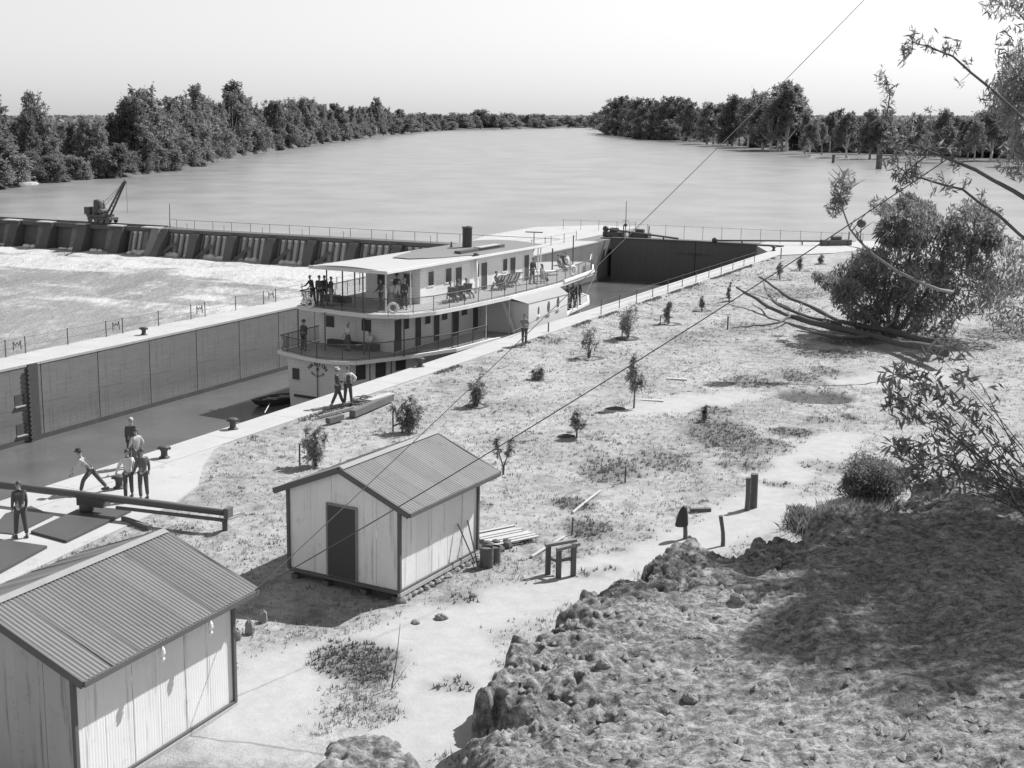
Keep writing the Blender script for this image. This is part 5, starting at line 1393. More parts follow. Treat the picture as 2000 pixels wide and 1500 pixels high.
LT = [(-400, 215), (-100, 205), (-20, 205), (20, 226), (45, 220), (68, 193), (95, 215), (120, 224), (165, 219), (205, 221), (232, 200), (250, 190), (282, 182), (318, 196), (345, 192), (385, 190), (415, 200), (438, 190), (458, 170), (482, 188), (505, 208), (545, 192), (585, 190), (618, 204), (660, 206), (700, 206), (728, 197), (752, 205), (790, 216), (850, 220)]
def plant(px, off, ytop, kind, label, group, sx=1.0, name='gum_tree', hmin=3):
    """a tree standing off metres behind the surveyed shore, tall enough to reach the surveyed skyline"""
    s = at(px, shore_py(px), WZ); d = Vector((s.x, s.y, 0)); r = d.length; d.normalize(); p = d*(r+off); p.z = WZ+.1 if off < 2 else (.2 if off < 30 else .6)
    h = EYE-(ytop-222)/F_PX*p.y*1.02-p.z
    return gum(p, max(hmin, h), kind, label, group, name, 'tree', sx)
# left bank: individually known trees first
plant(285, 14, 180, GUMS[4], 'broad rounded tall gum at the left end of the tall left bank trees', 'gums on the left bank', 1.1)
plant(458, 12, 168, GUMS[3], 'tallest gum on the left bank with crown standing clear of the skyline', 'gums on the left bank', 1.0)
plant(70, 40, 191, GUMS[1], 'lone gum rising above the low scrub at the far left', 'gums on the left bank', .9)
plant(-15, 18, 186, GUMS[0], 'big gum cut by the left edge of the view', 'gums on the left bank', 1.1)
plant(735, 10, 195, GUMS[3], 'thin topped gum near the right end of the left bank trees', 'gums on the left bank', .9)
plant(236, -3, 280, GUMS[1], 'pale limbed small gum leaning at the water edge beside the mud bank', 'gums on the left bank', 1.3)
plant(385, 10, 176, GUMS[5], 'tall gum with open wispy top left of the tallest left bank gum', 'gums on the left bank', .8)
WORDS = 'first second third fourth fifth sixth seventh eighth ninth tenth eleventh twelfth thirteenth fourteenth fifteenth sixteenth seventeenth eighteenth nineteenth'.split()
TENS = {2: 'twent', 3: 'thirt', 4: 'fort', 5: 'fift'}
def ORD(n):
    if n < 20: return WORDS[n-1]
    return TENS[n//10]+('ieth' if n % 10 == 0 else 'y-'+WORDS[n % 10-1])
def row(x0, x1, step, offs, P, drop, kinds, label, group, sx=(.85, 1.15), name='gum_tree'):
    x = x0; n_ = 0; oc = .5 if False else 0
    while x < x1:
        n_ += 1
        plant(x+rt_.uniform(-step*.3, step*.3), rt_.uniform(*offs), prof(x, P)+rt_.uniform(*drop), rt_.choice(kinds), ORD(n_)+' '+label+', counted from the left', group, rt_.uniform(*sx), name); x += step
row(-380, 250, 24, (8, 30), LT, (4, 22), GUMS, 'dark gum in the low far left scrub', 'low gums at the far left of the left bank')
row(-380, 250, 34, (1, 6), [(-400, 285), (0, 290), (250, 285)], (-8, 20), BUSHES, 'waterside bush below the far left gums', 'waterside bushes at the far left', (1, 1.3), 'river_bush')
row(255, 560, 15, (7, 26), LT, (0, 16), GUMS, 'tall gum of the dense left bank belt', 'tall gums along the middle of the left bank')
row(255, 560, 24, (.5, 5), [(250, 285), (400, 262), (560, 250)], (-8, 14), BUSHES, 'round bush under the tall left bank gums', 'waterside bushes under the tall gums', (.8, 1.1), 'river_bush')
row(565, 860, 11, (8, 40), LT, (0, 14), GUMS, 'gum of the receding left bank line', 'gums in the receding left bank line')
row(565, 860, 20, (1, 8), [(560, 250), (700, 240), (860, 236)], (-5, 6), BUSHES, 'bush along the receding left bank', 'bushes along the receding left bank', (1, 1.5), 'river_bush')
FT = [(700, 222), (800, 221), (930, 219), (938, 214), (945, 220), (1030, 222), (1130, 226), (1180, 219)]
row(770, 1200, 13, (2, 90), FT, (0, 7), GUMS[:3]+BUSHES, 'distant tree closing the river bend', 'distant trees closing the river bend', (1.3, 2.0))
row(780, 1200, 26, (1, 12), [(700, 234), (1200, 234)], (-3, 4), BUSHES, 'distant bush at the river bend', 'distant bushes at the river bend', (1.5, 2.2), 'river_bush')
# right bank
RT = [(1170, 222), (1182, 204), (1198, 190), (1220, 188), (1245, 192), (1268, 196), (1290, 198), (1318, 186), (1340, 198), (1365, 202), (1385, 206), (1402, 200), (1432, 189), (1455, 194), (1480, 188), (1505, 190), (1530, 170), (1552, 176), (1566, 205), (1590, 208), (1615, 212), (1640, 206), (1680, 212), (1715, 206), (1750, 214), (1800, 220), (2100, 210)]
plant(1536, -22, 168, GUMS[3], 'tallest gum on the right bank with a leaning open crown', 'gums on the right bank', 1.1)
plant(1478, -12, 184, GUMS[4], 'broad gum left of the tallest right bank gum', 'gums on the right bank', 1.1)
row(1184, 1330, 11, (-8, 30), RT, (0, 12), GUMS, 'gum of the clump tipping the right bank', 'gums in the clump at the tip of the right bank', (1.0, 1.35))
row(1190, 1330, 14, (-9, -2), [(1180, 240), (1330, 240)], (-6, 8), BUSHES, 'low bush at the right bank tip', 'bushes at the right bank tip', (1.1, 1.5), 'river_bush')
row(1335, 1560, 14, (-45, 10), RT, (0, 14), FLOOD+GUMS[:2], 'flooded gum of the middle right bank', 'flooded gums in the middle of the right bank', (.9, 1.2))
row(1345, 2100, 22, (8, 60), [(1340, 226), (2100, 228)], (0, 10), GUMS, 'gum of the row behind the flooded trunks', 'gums behind the flooded trunks', (1.2, 1.6))
row(1345, 2100, 30, (-3, 3), [(1340, 262), (2100, 262)], (-6, 8), BUSHES, 'low bush behind the flooded trunks', 'bushes behind the flooded trunks', (1.2, 1.7), 'river_bush')
row(1570, 2100, 16, (-85, 10), RT, (0, 36), FLOOD+GUMS[1:2], 'spaced flooded gum at the far right', 'spaced flooded gums at the right', (.65, 1.35))
for x, y, h, lb in ((1716, 330, 4.4, 'thick dark stump standing in the river at the right'), (1627, 318, 2.4, 'short forked stump in the river left of the thick stump')):
    p = at(x, y, WZ); m = MB(); m.tube([(0, 0, -1), (0, 0, h*.6), (.1, 0, h)], [h*.19, h*.17, h*.2], 8); tag(m.build('tree_stump', M_twig, None, False, None, p), lb, 'stump')
# wood beyond: one far mass on the plain
r = np.random.default_rng(3); n = 9000
az = r.uniform(-.75, .75, n); dist = r.uniform(1500, 5200, n)**1.0; k = r.uniform(3, 9, n)
cent = np.stack([np.sin(az)*dist, np.cos(az)*dist, .5+k*.5], 1)
v1, q1 = leaf_cards(cent, 9.0, 0, 1.3, 5); v1[:, 2] = np.clip(v1[:, 2], .3, 12.5)
fw = link('far_woodland', np_mesh('far_woodland', v1, q1, M_leaf2)); tag(fw, 'low dark woodland covering the plain to the horizon', 'woodland', None, 'stuff')
# ------------------------------------------------------------------ staked saplings on the lawn
def basin(p, r):
    m = MB(); n = 14; rings = []
    q = random.Random(int(p.x*100))
    ks = [q.uniform(.85, 1.15) for _ in range(n)]
    for rr_, z in ((r*1.15, -.05), (r, .05), (r*.75, .045), (r*.55, -.0), (.02, -.0)):
        rings.append([(rr_*ks[i]*math.cos(6.283*i/n), rr_*ks[i]*math.sin(6.283*i/n), z) for i in range(n)])
    m.loft(rings, True, False); return m
def sapling(px_, py_, top, wpx, label, seed, form='bush', stake=None, basin_r=0.0, dens=1.0, leafsize=.078):
    p = on_ground(px_, py_, -.02); u = 13.1/(py_-222); h = (py_-top)*u*.97; w = wpx*u/2
    t = thing('sapling', label, 'sapling', p, 0, 'saplings planted on the lawn'); r = np.random.default_rng(seed); q = random.Random(seed)
    m = MB(); cs = []; rads = []; cnt = []
    def limb(pts, r0, r1): m.tube(pts, list(np.linspace(r0, r1, len(pts))), 6)
    if form == 'stem':                                              # clear stem, stacked clumps
        limb([(0, 0, 0), (.02, 0, h*.5), (-.01, .01, h*.95)], .045, .012)
        for f, ww, c_ in ((.97, .25, 60), (.80, .55, 120), (.70, .5, 110), (.58, .95, 150), (.50, .9, 140), (.62, .7, 120), (.42, .6, 60)):
            a = q.uniform(0, 6.28); d = w*ww*.55; cs.append((d*math.cos(a), d*math.sin(a), f*h)); rads.append((w*.42*(ww+.3), w*.42*(ww+.3), h*.085)); cnt.append(int(c_*dens))
    elif form == 'fork':
        for s in (-1, 1):
            limb([(0, 0, 0), (s*.02, 0, h*.25), (s*w*.45, q.uniform(-.1, .1), h*.6), (s*w*.75, q.uniform(-.2, .2), h*.98)], .04, .012)
            for f in (.55, .7, .82, .95):
                cs.append((s*w*(.3+.5*f)*q.uniform(.6, 1.2), q.uniform(-.25, .25)*w, f*h)); rads.append((w*.32, w*.32, h*.09)); cnt.append(int(26*dens))
    else:
        nst = {'bush': 6, 'upright': 2, 'open': 6, 'low': 6}[form]
        for i in range(nst):
            a = 6.28*i/nst+q.uniform(-.4, .4); s_ = w*(q.uniform(.3, 1.0) if i else .12)*(.4 if form == 'upright' else 1); hh = h*(q.uniform(.55, .95) if i else 1.0)
            limb([(0.03*math.cos(a), .03*math.sin(a), 0), (s_*.35*math.cos(a), s_*.35*math.sin(a), hh*.4), (s_*math.cos(a), s_*math.sin(a), hh*.95)], .03, .008)
            for f in ((.35, .5, .65, .8, .95) if form != 'open' else (.6, .8, .97)):
                k = q.uniform(.5, 1.1)
                cs.append((s_*f*math.cos(a)*1.0+q.uniform(-.3, .3)*w*.7, s_*f*math.sin(a)+q.uniform(-.3, .3)*w*.7, hh*f)); rr_ = w*(.36 if form != 'open' else .22)*(1.15-.45*f)*q.uniform(.6, 1.3)
                rads.append((rr_, rr_, rr_*1.1)); cnt.append(int((34 if form != 'open' else 24)*dens*k))
    m.build('trunk', M_twig, t)
    v, qd = leaf_cards(blobs(r, cs, rads, cnt, True), leafsize, .2, 2.4, seed)
    v[:, 2] = np.maximum(v[:, 2], .03)
    link('crown', np_mesh('crown', v, qd, M_sapl), t)
    if basin_r: basin(p, basin_r).build('planting_basin', M_soil, t)
    if stake:
        for sx_, hs_ in stake: MB().tube([(sx_, 0, -.1), (sx_+.01, 0, hs_)], .035, 7).build('stake', M_post, t)
    return t
sapling(617, 908, 822, 62, 'bushy sapling beside a dark stake left of the white shed roof', 1, 'bush', [(-.62, .9)], 0, 1.8)
sb = sapling(800, 842, 765, 64, 'bushy sapling tied to a two post frame above the white shed ridge', 2, 'bush', None, 0, 1.4)
for x in (-.70, -.32): MB().tube([(x, 0, -.1), (x, 0, .92 if x < -.5 else 1.25)], .035, 7).build('stake', M_post, sb)
MB().tube([(-.70, 0, .28), (-.32, 0, .48)], .035, 6).build('cross_piece', M_post, sb)
sapling(932, 790, 732, 46, 'bushy sapling in a dark basin between the log and the tall sapling', 3, 'bush', [(-.1, .5)], .55, 1.1)
sapling(1053, 740, 716, 38, 'low sprawling sapling with a stub of stake in the middle of the lawn', 4, 'low', [(-.25, .5)], .3, 1.2)
sapling(1150, 697, 635, 56, 'open many stemmed sapling in a dark basin right of the standing man', 5, 'open', None, .75, 1.2)
sapling(1226, 660, 590, 54, 'tall bushy sapling with a stake near the coping fence', 6, 'bush', [(-.35, .95)], .7, 2.0)
sapling(1306, 631, 585, 30, 'leaning upright sapling with a short separate stake', 7, 'upright', [(-.55, .55)], .7, 3.2)
sapling(1371, 606, 575, 20, 'small upright sapling nearest the dead limb tips', 8, 'upright', None, .6, 2.6)
sapling(1523, 544, 508, 24, 'thin sapling in a shadowed basin among the far saplings', 9, 'upright', None, .9, 2.2)
sapling(1562, 527, 500, 22, 'small sapling between the two furthest saplings', 10, 'upright', None, .8, 2.2)
sapling(1603, 514, 494, 20, 'furthest small sapling by the big bush', 11, 'upright', None, .5, 2.2)
sapling(1238, 794, 688, 46, 'tallest sapling with a clear straight stem and stacked crown', 12, 'stem', None, .0, 1.9)
sapling(1126, 852, 800, 42, 'compact round headed sapling on a short stem', 13, 'stem', None, .0, 1.7)
sapling(983, 925, 847, 40, 'forked nearly bare sapling behind the white shed roof', 14, 'fork', None, .0, 1.3)
sapling(1376, 820, 788, 16, 'tiny stick of a sapling at the bare sandy patch', 15, 'upright', None, .25, 1.0, .10)
sapling(1424, 588, 548, 16, 'thin leafy sapling just behind the dead limb tips', 16, 'upright', None, .3, 1.6)
for x, y, r_, lb in ((1201, 797, .52, 'dark mound drawn as the crown shadow left of the tallest sapling'), (1106, 851, .42, 'dark mound drawn as the crown shadow left of the round headed sapling')):
    m = MB(); m.ball((0, 0, 0), (r_, r_*.55, .13), 12, 6); q = random.Random(int(x)); m.v = [(a*q.uniform(.85, 1.1), b*q.uniform(.85, 1.1), c*q.uniform(.7, 1.2)) for a, b, c in m.v]
    tag(m.build('crown_shadow', M_soil, None, False, None, on_ground(x, y, .0)), lb, 'painted shadow')  # low dark mound takes the place of the sapling's cast shadow
for x, y, lb in ((1275, 780, 'pale flat slab lying on the grass beside the tallest sapling'), (1322, 740, 'pale slab lying by the dark hollow right of the tall sapling')):
    tag(MB().cbox((0, 0, .03), (1.0, .35, .08)).build('stone_slab', M_plank, None, False, None, on_ground(x, y, -.01), (0, 0, -.25)), lb, 'slab')

# ------------------------------------------------------------------ dead limbs lying out over the lawn from the right
def limb_path(pts): return [on_ground(x, y, z) for x, y, z in pts]
dl_ = thing('fallen_limb', 'big fallen tree limb with two long bare arms reaching left across the lawn', 'fallen limb', on_ground(1805, 700))
b0_ = dl_.location
def L_(pts, r0, r1, name='arm'):
    P_ = [at(x, y, 0)+Vector((0, 0, z))-b0_ for x, y, z in pts]
    q = random.Random(len(pts)); P_ = [p+Vector((q.uniform(-.12, .12), q.uniform(-.12, .12), q.uniform(-.06, .06))) for p in P_]
    Q_ = []
    for p, n_ in zip(P_[:-1], P_[1:]):
        for f in (0, .33, .66): Q_.append(p.lerp(n_, f)+Vector((q.uniform(-.06, .06), q.uniform(-.06, .06), q.uniform(-.05, .05))))
    Q_.append(P_[-1]); rr_ = [x*q.uniform(.8, 1.3) for x in np.linspace(r0, r1, len(Q_))]
    MB().tube(Q_, rr_, 8).build(name, mat('dark dead bark', .10, var=.5, scale=1.5, fine=9, bump=.5), dl_, True)
L_([(1850, 720, .9), (1760, 690, .6), (1680, 668, .45), (1600, 646, .4), (1545, 628, .4), (1500, 612, .5), (1468, 598, .7), (1440, 590, 1.0)], .26, .07)
L_([(1830, 700, .9), (1720, 662, .6), (1640, 640, .5), (1580, 612, .5), (1530, 590, .6), (1500, 574, .8), (1480, 568, 1.0)], .20, .05)
L_([(1640, 650, .45), (1570, 634, .5), (1520, 618, .7), (1500, 600, .9), (1490, 588, 1.3)], .13, .04, 'side_arm')
L_([(1545, 628, .4), (1520, 640, .3), (1470, 644, .2), (1430, 645, .15)], .08, .03, 'side_arm')
L_([(1700, 675, .5), (1640, 672, .4), (1560, 655, .3)], .10, .03, 'side_arm')
r = np.random.default_rng(8); cs = []
for x, y, z in ((1428, 580, 1.1), (1482, 560, 1.2), (1560, 620, .6), (1620, 645, .6), (1510, 600, .8)): p = at(x, y, 0); cs.append((p.x, p.y, z))
v, qd = leaf_cards(blobs(r, cs, [(.5, .5, .4)]*len(cs), [22]*len(cs)), .16, .3, 2.4, 8)
link('dead_leaves', np_mesh('dead_leaves', v-np.array(b0_), qd, M_sapl), dl_)

# ------------------------------------------------------------------ growth at the right
def shrub(name, label, cat, p, blobs_, leaf, mat_, seed, droop=.4, aspect=3.0, stems=(), stem_r=.06, stem_mat=None, upright=0.0):
    t = thing(name, label, cat, p); r = np.random.default_rng(seed)
    v, q = leaf_cards(blobs(r, [b[0] for b in blobs_], [b[1] for b in blobs_], [b[2] for b in blobs_]), leaf, droop, aspect, seed, upright)
    if stems:
        m = MB()
        for st_ in stems: m.tube([s for s in st_], list(np.linspace(stem_r, stem_r*.3, len(st_))), 7)
        m.build('stems', stem_mat or M_twig, t, True)
    link('foliage', np_mesh('foliage', v, q, mat_), t); return t
def rel_(p0, x, y, depth):
    p = far_pt(x, y, depth); return (p.x-p0.x, p.y-p0.y, p.z-p0.z)
# big feathery bush behind the limbs
p0 = on_ground(1740, 660, -.1); dep = p0.y*_c+(EYE-p0.z)*_s
bl_ = []; q = random.Random(4)
for x, y, rx, n in ((1745, 455, 1.3, 420), (1790, 440, 1.7, 560), (1700, 520, 1.5, 520), (1655, 570, 1.1, 320), (1625, 555, .7, 140), (1605, 545, .5, 70), (1690, 500, .6, 100), (1680, 580, 1.9, 700), (1740, 540, 2.2, 900), (1800, 560, 2.2, 900), (1760, 610, 2.0, 700), (1840, 480, 2.1, 800), (1880, 560, 2.4, 900), (1900, 440, 2.0, 700), (1950, 520, 2.4, 800), (1690, 630, 1.3, 380), (1820, 630, 1.6, 500), (1775, 398, .8, 160), (1800, 412, .9, 200), (1735, 412, .5, 80), (1765, 400, .6, 110), (1775, 385, .35, 50), (1655, 545, 1.3, 400), (1595, 540, .35, 40), (1990, 600, 2.4, 700)):
    bl_.append((rel_(p0, x, y, dep+q.uniform(-1.5, 2.5)), (rx*.9, rx*1.1, rx*.8), int(n*1.7)))
for i in range(260):
    x, y = q.uniform(1655, 1960), q.uniform(430, 630)
    if y < 500 and x < 1722: x = q.uniform(1722, 1960); bl_.append((rel_(p0, x, y, dep-q.uniform(1, 2.2)), (q.uniform(.2, .45), q.uniform(.2, .45), q.uniform(.5, 1.1)), 70))
stems = []
for x, y, x2, y2 in ((1740, 655, 1720, 500), (1745, 655, 1790, 440), (1735, 655, 1650, 570), (1760, 655, 1850, 500)):
    stems.append([(0, 0, 0), rel_(p0, (x+x2)/2, (y+y2)/2, dep), rel_(p0, x2, y2, dep)])
shrub('big_bush', 'huge dark feathery bush filling the right side of the lawn', 'bush', p0, bl_, .10, M_near, 31, 1.2, 4.2, stems, .16)
p1 = on_ground(1800, 690, -.1)
lm = thing('bare_branch', 'pale bare branch slanting in front of the huge dark bush', 'branch', p1)
P_ = [Vector(rel_(p1, x, y, d)) for x, y, d in ((1860, 570, 70), (1835, 566, 68.5), (1805, 555, 67.5), (1752, 530, 67.5), (1705, 497, 68), (1678, 470, 68.5), (1660, 447, 69), (1648, 415, 69.3), (1640, 385, 69.6), (1650, 345, 70))]
MB().tube(P_, [.085, .085, .08, .075, .065, .055, .05, .04, .03, .012], 8).build('branch_arm', mat('grey dead limb', .19, var=.5, scale=2), lm, True)
tw = MB(); q = random.Random(9)
for i in range(26):
    f = q.uniform(.2, 1) if i % 3 else q.uniform(.85, 1); k = f*(len(P_)-1); i0 = min(int(k), len(P_)-2); c = P_[i0].lerp(P_[i0+1], k-i0)
    d = Vector((q.uniform(-1, 1), q.uniform(-.4, .4), q.uniform(.1, 1.3))).normalized()*q.uniform(.5, 1.6); tw.tube([c, c+d*.5+Vector((0, 0, .05)), c+d], [.035, .022, .008], 5)
tag(tw.build('twigs', M_twig, lm), kind='stuff')
r = np.random.default_rng(10); cs = [tuple(Vector(rel_(p1, x, y, 69))) for x, y in ((1645, 380), (1640, 395), (1630, 405), (1655, 350), (1715, 402), (1640, 365), (1735, 405))]
v, qd = leaf_cards(blobs(r, cs, [(.5, .45, .55)]*len(cs), [150]*len(cs)), .07, .2, 4.0, 10, .5)
link('leaf_tufts', np_mesh('leaf_tufts', v, qd, M_near), lm)
# tall gum just beyond the right edge throwing its shade over the bank; its outer sprays hang into view
def shade_gum(label, p, R_, zlo, zhi, seed, nblob, sprays_=()):
    t = thing('shade_gum', label, 'tree', p); q = random.Random(seed); bl = []
    for i in range(nblob):
        a = q.uniform(0, 6.28); d = R_*math.sqrt(q.random()); z = q.uniform(zlo, zhi)
        bl.append(((d*math.cos(a), d*math.sin(a), z), (q.uniform(.5, .95), q.uniform(.5, .95), q.uniform(.45, .8)), 240))
    for x, y, dd in sprays_: bl.append((rel_(p, x, y, dd), (.13, .2, .42), 34))
    r = np.random.default_rng(seed); v, qd = leaf_cards(blobs(r, [b[0] for b in bl], [b[1] for b in bl], [b[2] for b in bl]), .062, 1.0, 4.5, seed)
    link('crown', np_mesh('crown', v, qd, M_near), t)
    m = MB(); m.tube([(0, 0, -1), (.2, .1, zlo*.5), (.1, .2, zlo+1), (.2, .1, zhi-1)], [.32, .27, .2, .06], 9)
    for i in range(0, nblob, 3): c = bl[i][0]; m.tube([(.1, .2, max(zlo*.7, c[2]*.6)), (c[0]*.45, c[1]*.5, c[2]*.86), c], [.11, .07, .02], 5)
    m.build('trunk', M_bark, t, True); return t
def on_bank(x, y): return Vector((x, y, float(bank_z(np.array([x]), np.array([y]))[0])-.1))
sg = shade_gum('tall gum standing at the right edge with sprays of long leaves against the sky', Vector((21.0, 39.8, 2.0)), 3.4, 9.5, 15.0, 14, 110)
shade_gum('second shade gum nearer the bottom right corner beyond the edge', Vector((21.6, 34.8, 2.5)), 3.3, 9.5, 15.0, 15, 120)
shade_gum('third shade gum furthest back beyond the right edge', Vector((24.2, 43.4, 2.0)), 3.2, 9.5, 15.0, 16, 60)
shade_gum('fourth shade gum rightmost beyond the right edge', Vector((25.0, 38.0, 2.5)), 3.4, 9.5, 15.0, 17, 110)
shade_gum('fifth shade gum lowest beyond the bottom right corner', Vector((23.4, 32.4, 2.5)), 3.0, 9.5, 14.5, 18, 90)
p4_ = sg.location; tw = MB(); lc = []; q = random.Random(30)
for pts, r0 in (([(2020, 400, 35), (1940, 350, 35.5), (1870, 318, 36), (1815, 296, 36), (1770, 282, 36.3), (1745, 262, 36.3), (1733, 225, 36.3), (1736, 185, 36.3), (1730, 148, 36.3)], .07),
                ([(2040, 500, 35), (1950, 420, 35.5), (1880, 372, 36), (1820, 352, 36), (1780, 345, 36.3), (1757, 325, 36.3), (1748, 300, 36.3)], .06),
                ([(2020, 250, 35), (1930, 170, 35.5), (1860, 112, 36), (1810, 90, 36), (1785, 85, 36), (1780, 105, 36)], .05),
                ([(1870, 318, 36), (1830, 262, 36), (1800, 240, 36), (1778, 245, 36)], .03), ([(1815, 296, 36), (1790, 320, 36), (1768, 338, 36), (1760, 352, 36)], .025)):
    P_ = [Vector(rel_(p4_, *p)) for p in pts]; Q_ = []
    if r0 >= .05: P_.insert(0, Vector((.1, .2, 7.5 if r0 > .05 else 9.5)))
    for a_, b_ in zip(P_[:-1], P_[1:]):
        for f in (0, .5): Q_.append(a_.lerp(b_, f)+Vector((q.uniform(-.03, .03), q.uniform(-.03, .03), q.uniform(-.03, .03))))
    Q_.append(P_[-1]); tw.tube(Q_, list(np.linspace(r0, .008, len(Q_))), 6)
    for i in range(len(Q_)//3, len(Q_)):
        for _ in range(3):
            d = Vector((q.uniform(-.7, .4), q.uniform(-.5, .5), q.uniform(-.7, .8))).normalized()*q.uniform(.12, .42)
            tw.tube([Q_[i], Q_[i]+d], [.010, .004], 4); lc.append(tuple(Q_[i]+d))
r = np.random.default_rng(31); v, qd = leaf_cards(blobs(r, lc, [(.12, .14, .16)]*len(lc), [7]*len(lc)), .05, .3, 5.0, 31, .3)
tw.build('outer_limbs', M_twig, sg, True); link('outer_leaves', np_mesh('outer_leaves', v, qd, M_near), sg)

# long leaved regrowth hanging in at the right edge
def sprays(label, base, pts, depth, seed, n=26, leaf=.075):
    t = thing('gum_regrowth', label, 'shrub', base); q = random.Random(seed); tw = MB(); cs = []
    for x, y in pts:
        c = Vector(rel_(base, x, y, depth+q.uniform(-.5, .5))); b_ = Vector((q.uniform(-.5, .9), q.uniform(-.6, .6), 0)); tw.tube([b_, b_.lerp(c, .35)+Vector((0, 0, .25)), b_.lerp(c, .75)+Vector((q.uniform(-.1, .1), 0, .22)), c], [.022, .016, .010, .004], 5); cs.append(tuple(c))
    r = np.random.default_rng(seed); fill = [tuple(Vector(c)*f+Vector((q.uniform(-.3, .3), q.uniform(-.3, .3), .2))) for c in cs for f in (.25, .45, .62, .8)]
    v, qd = leaf_cards(blobs(r, cs+fill, [(.34, .4, .26)]*(len(cs)*5), [n]*len(cs)+[n//5]*len(fill)), leaf, .5, 5.0, seed)
    tw.build('stems', M_twig, t); link('foliage', np_mesh('foliage', v, qd, M_near), t); return t
bz = lambda x, y: float(bank_z(np.array([x]), np.array([y]))[0])
bx_, by_ = 17.4, 34.2; pb_ = Vector((bx_, by_, bz(bx_, by_)-.1))
sprays('regrowth with long pointed leaves at the right edge above the round bush', pb_, [(1745, 735), (1770, 720), (1790, 750), (1755, 770), (1740, 790), (1775, 785), (1800, 770), (1765, 812), (1800, 810), (1820, 740), (1850, 780), (1840, 830), (1880, 740), (1900, 800), (1735, 750), (1790, 700), (1830, 690), (1870, 690)], 36, 15)
sprays('lower regrowth with long pointed leaves beside the round bush', pb_+Vector((.5, .6, 0)), [(1745, 872), (1765, 890), (1790, 880), (1800, 905), (1775, 925), (1815, 860), (1850, 900), (1830, 930), (1790, 945), (1870, 870), (1760, 870), (1795, 925)], 37, 16, 30)
# round fine leaved bush at the crest of the bank
p3 = on_ground(1702, 978, .0); q = random.Random(6); bl_ = [((0, 0, .75), (1.0, 1.0, .78), 9000), ((-.5, 0, .6), (.6, .6, .5), 2200), ((.55, .1, .75), (.65, .6, .6), 2600)]
for i in range(34):
    a = q.uniform(0, 6.28); zz = q.uniform(.2, 1.5); d = math.sqrt(max(0, 1-((zz-.7)/.85)**2)); bl_.append(((d*math.cos(a), d*math.sin(a), zz), (.34, .34, .30), 110))
shrub('round_bush', 'dark round bush with fine foliage at the crest of the bank', 'bush', p3, bl_, .036, M_near, 17, .0, 3.0, [[(0, 0, 0), (.1, 0, .5), (.2, 0, 1)], [(0, 0, 0), (-.3, 0, .4), (-.5, 0, .8)]], .05, None, .6)
# reeds
def reeds(label, pts, h, seed, n, name='reed_clump', m_=M_reed):
    r = np.random.default_rng(seed); V = []; 
    for x, y, spread in pts:
        c = on_ground(x, y); k = n
        o = r.normal(size=(k, 2))*spread; hh = h*r.uniform(.5, 1.1, k); ln = r.normal(size=(k, 2))*.22*h; a = r.uniform(0, 3.14, k); w = .007
        bx0 = c.x+o[:, 0]; by0 = c.y+o[:, 1]; z0 = np.full(k, c.z-.03)
        cx, sx_ = np.cos(a)*w, np.sin(a)*w
        V.append(np.stack([np.stack([bx0-cx, by0-sx_, z0], 1), np.stack([bx0+cx, by0+sx_, z0], 1), np.stack([bx0+ln[:, 0]*.4+cx*.7, by0+ln[:, 1]*.4+sx_*.7, z0+hh*.65], 1), np.stack([bx0+ln[:, 0], by0+ln[:, 1], z0+hh], 1)], 1).reshape(-1, 3))
    v = np.concatenate(V); o = link(name, np_mesh(name, v, np.arange(len(v)).reshape(-1, 4), m_)); return tag(o, label, 'reeds', None, 'stuff')
reeds('pale reeds along the crest of the bank left of the round bush', [(1655, 1005, .35), (1630, 1015, .3), (1610, 1020, .3), (1680, 1000, .35), (1590, 1035, .3), (1705, 995, .4), (1565, 1020, .18)], .55, 21, 420)
reeds('tall reedy weeds on the crest beside the dark hollow', [(1600, 1040, .2), (1560, 1005, .15), (1560, 1030, .2)], .42, 22, 260, 'reed_clump', M_weed)
# thin dry stalks in the foreground weeds
st_ = thing('dry_stalk', 'tall thin dry stalk standing in the weeds in front of the white shed', 'stalk', on_ground(765, 1345))
MB().tube([(0, 0, 0), (.12, 0, .75), (.2, 0, 1.6)], [.016, .012, .005], 5).tube([(.05, 0, .4), (-.1, 0, .9)], [.009, .004], 5).tube([(0, 0, 0), (.35, 0, .55)], [.01, .004], 5).build('stem', M_twig, st_)

# ------------------------------------------------------------------ weeds and grass
def blades(name, X, Y, h, w, m_, seed, per=3, zf=None, lean=.5, label=None):
    r = np.random.default_rng(seed); k = len(X)
    Z = (zf or ground_z)(X, Y)
    V = []
    for j in range(per):
        a = r.uniform(0, 6.283, k); hh = h*r.uniform(.5, 1.25, k); ww = w*r.uniform(.6, 1.3, k); l = r.uniform(.1, lean, k)*hh; ox = r.normal(size=k)*w*1.2; oy = r.normal(size=k)*w*1.2
        c, s = np.cos(a), np.sin(a)
        b0 = np.stack([X+ox-c*ww, Y+oy-s*ww, Z-.02], 1); b1 = np.stack([X+ox+c*ww, Y+oy+s*ww, Z-.02], 1); tp = np.stack([X+ox-s*l, Y+oy+c*l, Z+hh], 1)
        V.append(np.stack([b0, b1, tp], 1).reshape(-1, 3))
    v = np.concatenate(V); o = link(name, np_mesh(name, v, np.arange(len(v)).reshape(-1, 3), m_)); return tag(o, label, name.replace('_', ' '), None, 'stuff')
def scatter(n, seed, amin=22, amax=120, bmin=-32.4, bmax=12):
    r = np.random.default_rng(seed)
    a = amin+(amax-amin)*r.uniform(0, 1, n)**1.7; b = r.uniform(bmin, bmax, n)
    return a*U2[0]+b*V2[0], a*U2[1]+b*V2[1]
